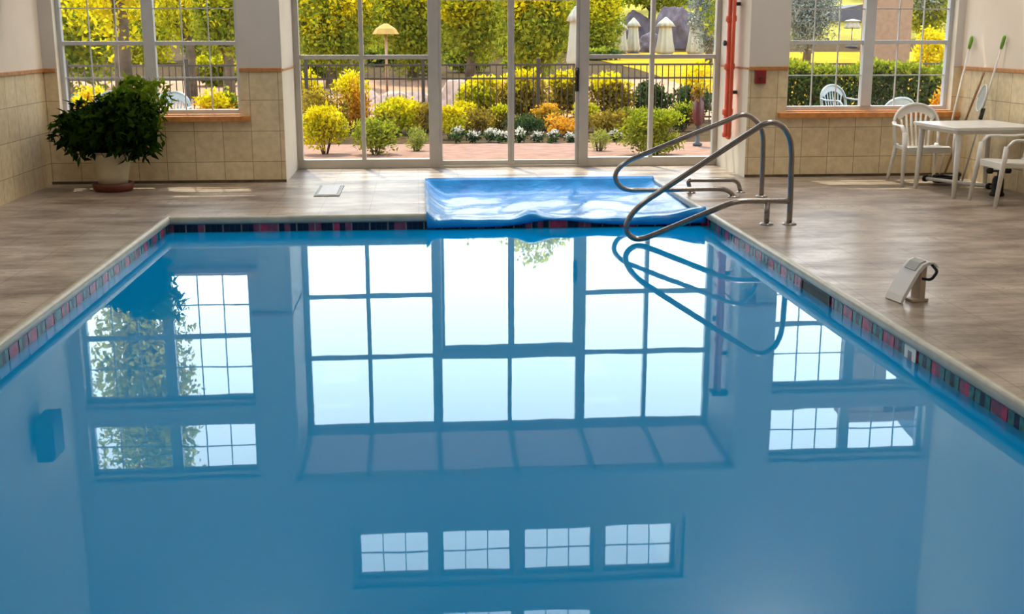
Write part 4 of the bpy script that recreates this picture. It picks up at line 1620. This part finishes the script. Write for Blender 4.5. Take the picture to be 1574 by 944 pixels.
hw_ = (hx1 - hx0) / 2
box_leaves('foliage', (hw_, .32), .02, hz - .10, 15000, .075, M['leaf_dg'], hd, 61)
box_leaves('sunlit_top', (hw_, .34), hz - .16, hz - .02, 5000, .075, M['leaf_g'], hd, 62)  # lighter leaf green imitates sun on the hedge top
q = MB()
for k in range(9):
    x = -hw_ + (k + .5) * 2 * hw_ / 9
    q.tube([(x, 0, 0), (x + .05, .03, hz * .7)], [.03, .015], 6)
q.build('stems', M['bark'], hd)
tag(hd, 'long clipped dark green hedge outside the right window', 'hedge')
bush(1440, 185, 36, 118, M['leaf_o'], 'rusty shrub at the right edge of the right window', 700, .07, Y=16.3)


# rocks
def rock(name, c, r, mt, label, cat, seed, group=None):
    bm = bmesh.new()
    bmesh.ops.create_icosphere(bm, subdivisions=4, radius=1)
    rg = random.Random(seed)
    fr = [(Vector((rg.gauss(0, 1), rg.gauss(0, 1), rg.gauss(0, 1))).normalized(), rg.uniform(.6, .92)) for _ in range(16)]
    for v in bm.verts:
        d_ = v.co.normalized()
        s = 1.0
        for n_, o_ in fr:
            dp = d_.dot(n_)
            if dp > 0.2:
                s = min(s, o_ / dp)
        s *= 1 + .03 * math.sin(9 * d_.x + seed) * math.sin(11 * d_.z)
        v.co = Vector((d_.x * s * r[0], d_.y * s * r[1], max(d_.z * s * r[2], -.35 * r[2])))
    me = bpy.data.meshes.new(name)
    bm.to_mesh(me); bm.free()
    me.materials.append(mt)
    o = bpy.data.objects.new(name, me)
    o.location = (c[0], c[1], c[2] + .3 * r[2])
    COL.objects.link(o)
    tag(o, label, cat, group)
    return o


for k, (px, py, Y, rx, rz, lab) in enumerate((
        (975, 62, 65.5, .95, 1.5, 'violet grey rock behind the close pair of parasols'),
        (1038, 55, 62, 1.1, 2.0, 'largest violet grey rock, behind the parasols right of the door'),
        (1098, 64, 63.5, .9, 1.4, 'violet grey rock at the right edge of the bay glass'),
        (1008, 75, 60, 1.0, .8, 'low violet rock at the foot of the rock bank'))):
    p_ = at(px, py, Y=Y)
    rock('rock', (p_.x, Y, gz(Y)), (rx, rx * .7, max(rz, p_.z - gz(Y) + .5)), M['rock'], lab, 'rock', 30 + k, 'violet rocks beyond the parasols')
for k, (px, py, Y, rx, rz, lab) in enumerate((
        (600, 140, 24.5, .55, .38, 'pale pink boulder behind the fence left of the door'),
        (640, 134, 25.2, .50, .42, 'pale pink boulder behind the fence at the left door post'),
        (700, 140, 24.4, .55, .55, 'pale pink boulder behind the fence in the left door pane'),
        (566, 130, 25.6, .42, .40, 'small pale pink boulder behind the orange shrub'))):
    p_ = at(px, py, Y=Y)
    rock('boulder', (p_.x, Y, gz(Y)), (rx, rx * .7, rz), M['boulder'], lab, 'boulder', 50 + k, 'pale boulders beyond the fence')

# porch with a tan brick pillar in the right window
px0, px1 = at(1342, 90, Y=23).x, at(1398, 90, Y=23).x
pz = gz(23)
po = empty('porch', ((px0 + px1) / 2, 23, pz))
hw = (px1 - px0) / 2
q = MB(); q.box(-hw, hw, -.0, 2 * hw, 0, 6.0); q.box(-hw - .05, 8.3, -.02, 2 * hw + .05, 5.9, 6.1); q.build('pillar', M['tanbrick'], po, .01)
q = MB(); q.box(-hw - .12, -hw - .001, .05, .35, 0, 6.0); q.build('corner_trim', M['boulder'], po)
q = MB()
# gable end: triangle facing the pool
ax, bx_, apex = 1.3, 8.5, 10.2
r0 = [(ax, 0, 6.11), (bx_, 0, 6.11), ((ax + bx_) / 2, 0, apex)]
q.loft([r0, [(a, .3, c) for a, _, c in r0]], sm=False)
q.build('gable', M['gable'], po)
q = MB()
xm = (ax + bx_) / 2
for s, xe in ((-1, ax - .15), (1, bx_ + .4)):
    ring = [(xe, -.3, 5.85), (xm, -.3, apex + .03), (xm, -.3, apex + .18), (xe, -.3, 6.0)]
    q.loft([ring, [(a, 4.0, c) for a, _, c in ring]], sm=False)
q.build('roof', M['shingle'], po)
q = MB(); q.box(bx_ - 1, bx_ - .5, 0, .5, 0, 6.1); q.build('pillar', M['tanbrick'], po)
q = MB(); q.box(4.4, 5.4, -.04, -.001, 7.3, 8.5); q.build('gable_window', M['shingle'], po)
tag(po, 'tan brick porch pillar carrying a white gable, in the right window', 'porch')

# far shed roof in right window left sash
p_ = at(1300, 30, Y=70)
sh = empty('shed', (p_.x, 70, gz(70)))
q = MB(); q.box(-1.6, 1.4, 0, 3, 0, max(.5, p_.z - gz(70) - .4)); q.build('wall', M['lilac'], sh)
zr = max(.5, p_.z - gz(70) - .4)
q = MB()
r0 = [(-2.0, -.2, zr), (1.8, -.2, zr), (1.0, -.2, zr + 1.0), (-1.0, -.2, zr + .6)]
q.loft([r0, [(a, 3.2, c) for a, _, c in r0]], sm=False); q.build('roof', M['shingle'], sh)
tag(sh, 'far low building with violet grey roof in the right window', 'building')

# maroon urn on a post outside the right pane
ub = at(1073, 190, Y=17.2)
ur = empty('garden_urn', (ub.x, 17.2, 0))
zt_ = at(1073, 152, Y=17.2).z
q = MB(); q.lathe((0, 0, .30), [(0, 0), (.05, 0), (.075, .08), (.085, .2), (.078, .32), (.05, .38), (.055, .41), (0, .41)], 18); q.build('urn', M['maroon'], ur)
q = MB(); q.lathe((0, 0, 0), [(0, 0), (.07, 0), (.07, .03), (.03, .05), (.03, .29), (.055, .30), (0, .30)], 14); q.build('stand', M['dark'], ur)
leaves('plant', (0, 0, .80), (.12, .10, .16), 160, .07, M['leaf_ol'], ur, 5)
tag(ur, 'dark maroon urn on a stand outside the bay beside the standpipe', 'urn')

# ------------------------------------------------------------------ sky and sun
wd = bpy.data.worlds.new('sky')
SC.world = wd
wd.use_nodes = True
nt = wd.node_tree
bg = nt.nodes['Background']
tc = N(nt, 'ShaderNodeTexCoord')
sp_ = N(nt, 'ShaderNodeSeparateXYZ')
nt.links.new(tc.outputs['Generated'], sp_.inputs[0])
rp = ramp(nt, sp_.outputs['Z'], [(0.0, (1.0, 0.98, 0.95)), (0.22, (0.94, 0.96, 1.0)), (0.46, (0.84, 0.90, 1.0)), (0.6, (0.55, 0.70, 0.95)), (0.9, (0.25, 0.42, 0.8))])
nt.links.new(rp.outputs['Color'], bg.inputs['Color'])
bg.inputs['Strength'].default_value = 4.6
sun_d = bpy.data.lights.new('sun', 'SUN')
sun_d.energy = 8.0
sun_d.color = (1.0, 0.90, 0.70)
sun_d.angle = R(0.6)
sun = bpy.data.objects.new('sun', sun_d)
COL.objects.link(sun)
az, el = R(-14), R(66)     # from the garden side, a little left
dv = Vector((math.sin(az) * math.cos(el), math.cos(az) * math.cos(el), math.sin(el)))
sun.rotation_euler = dv.to_track_quat('Z', 'Y').to_euler()

vs = SC.view_settings
vs.view_transform = 'Standard'
vs.look = 'None'
vs.gamma = 1
vs.exposure = 0.0
vs.use_curve_mapping = False
SC.cycles.use_denoising = True
SC.cycles.max_bounces = 10
SC.cycles.diffuse_bounces = 5
SC.cycles.glossy_bounces = 5
SC.cycles.transparent_max_bounces = 24
SC.cycles.sample_clamp_indirect = 8
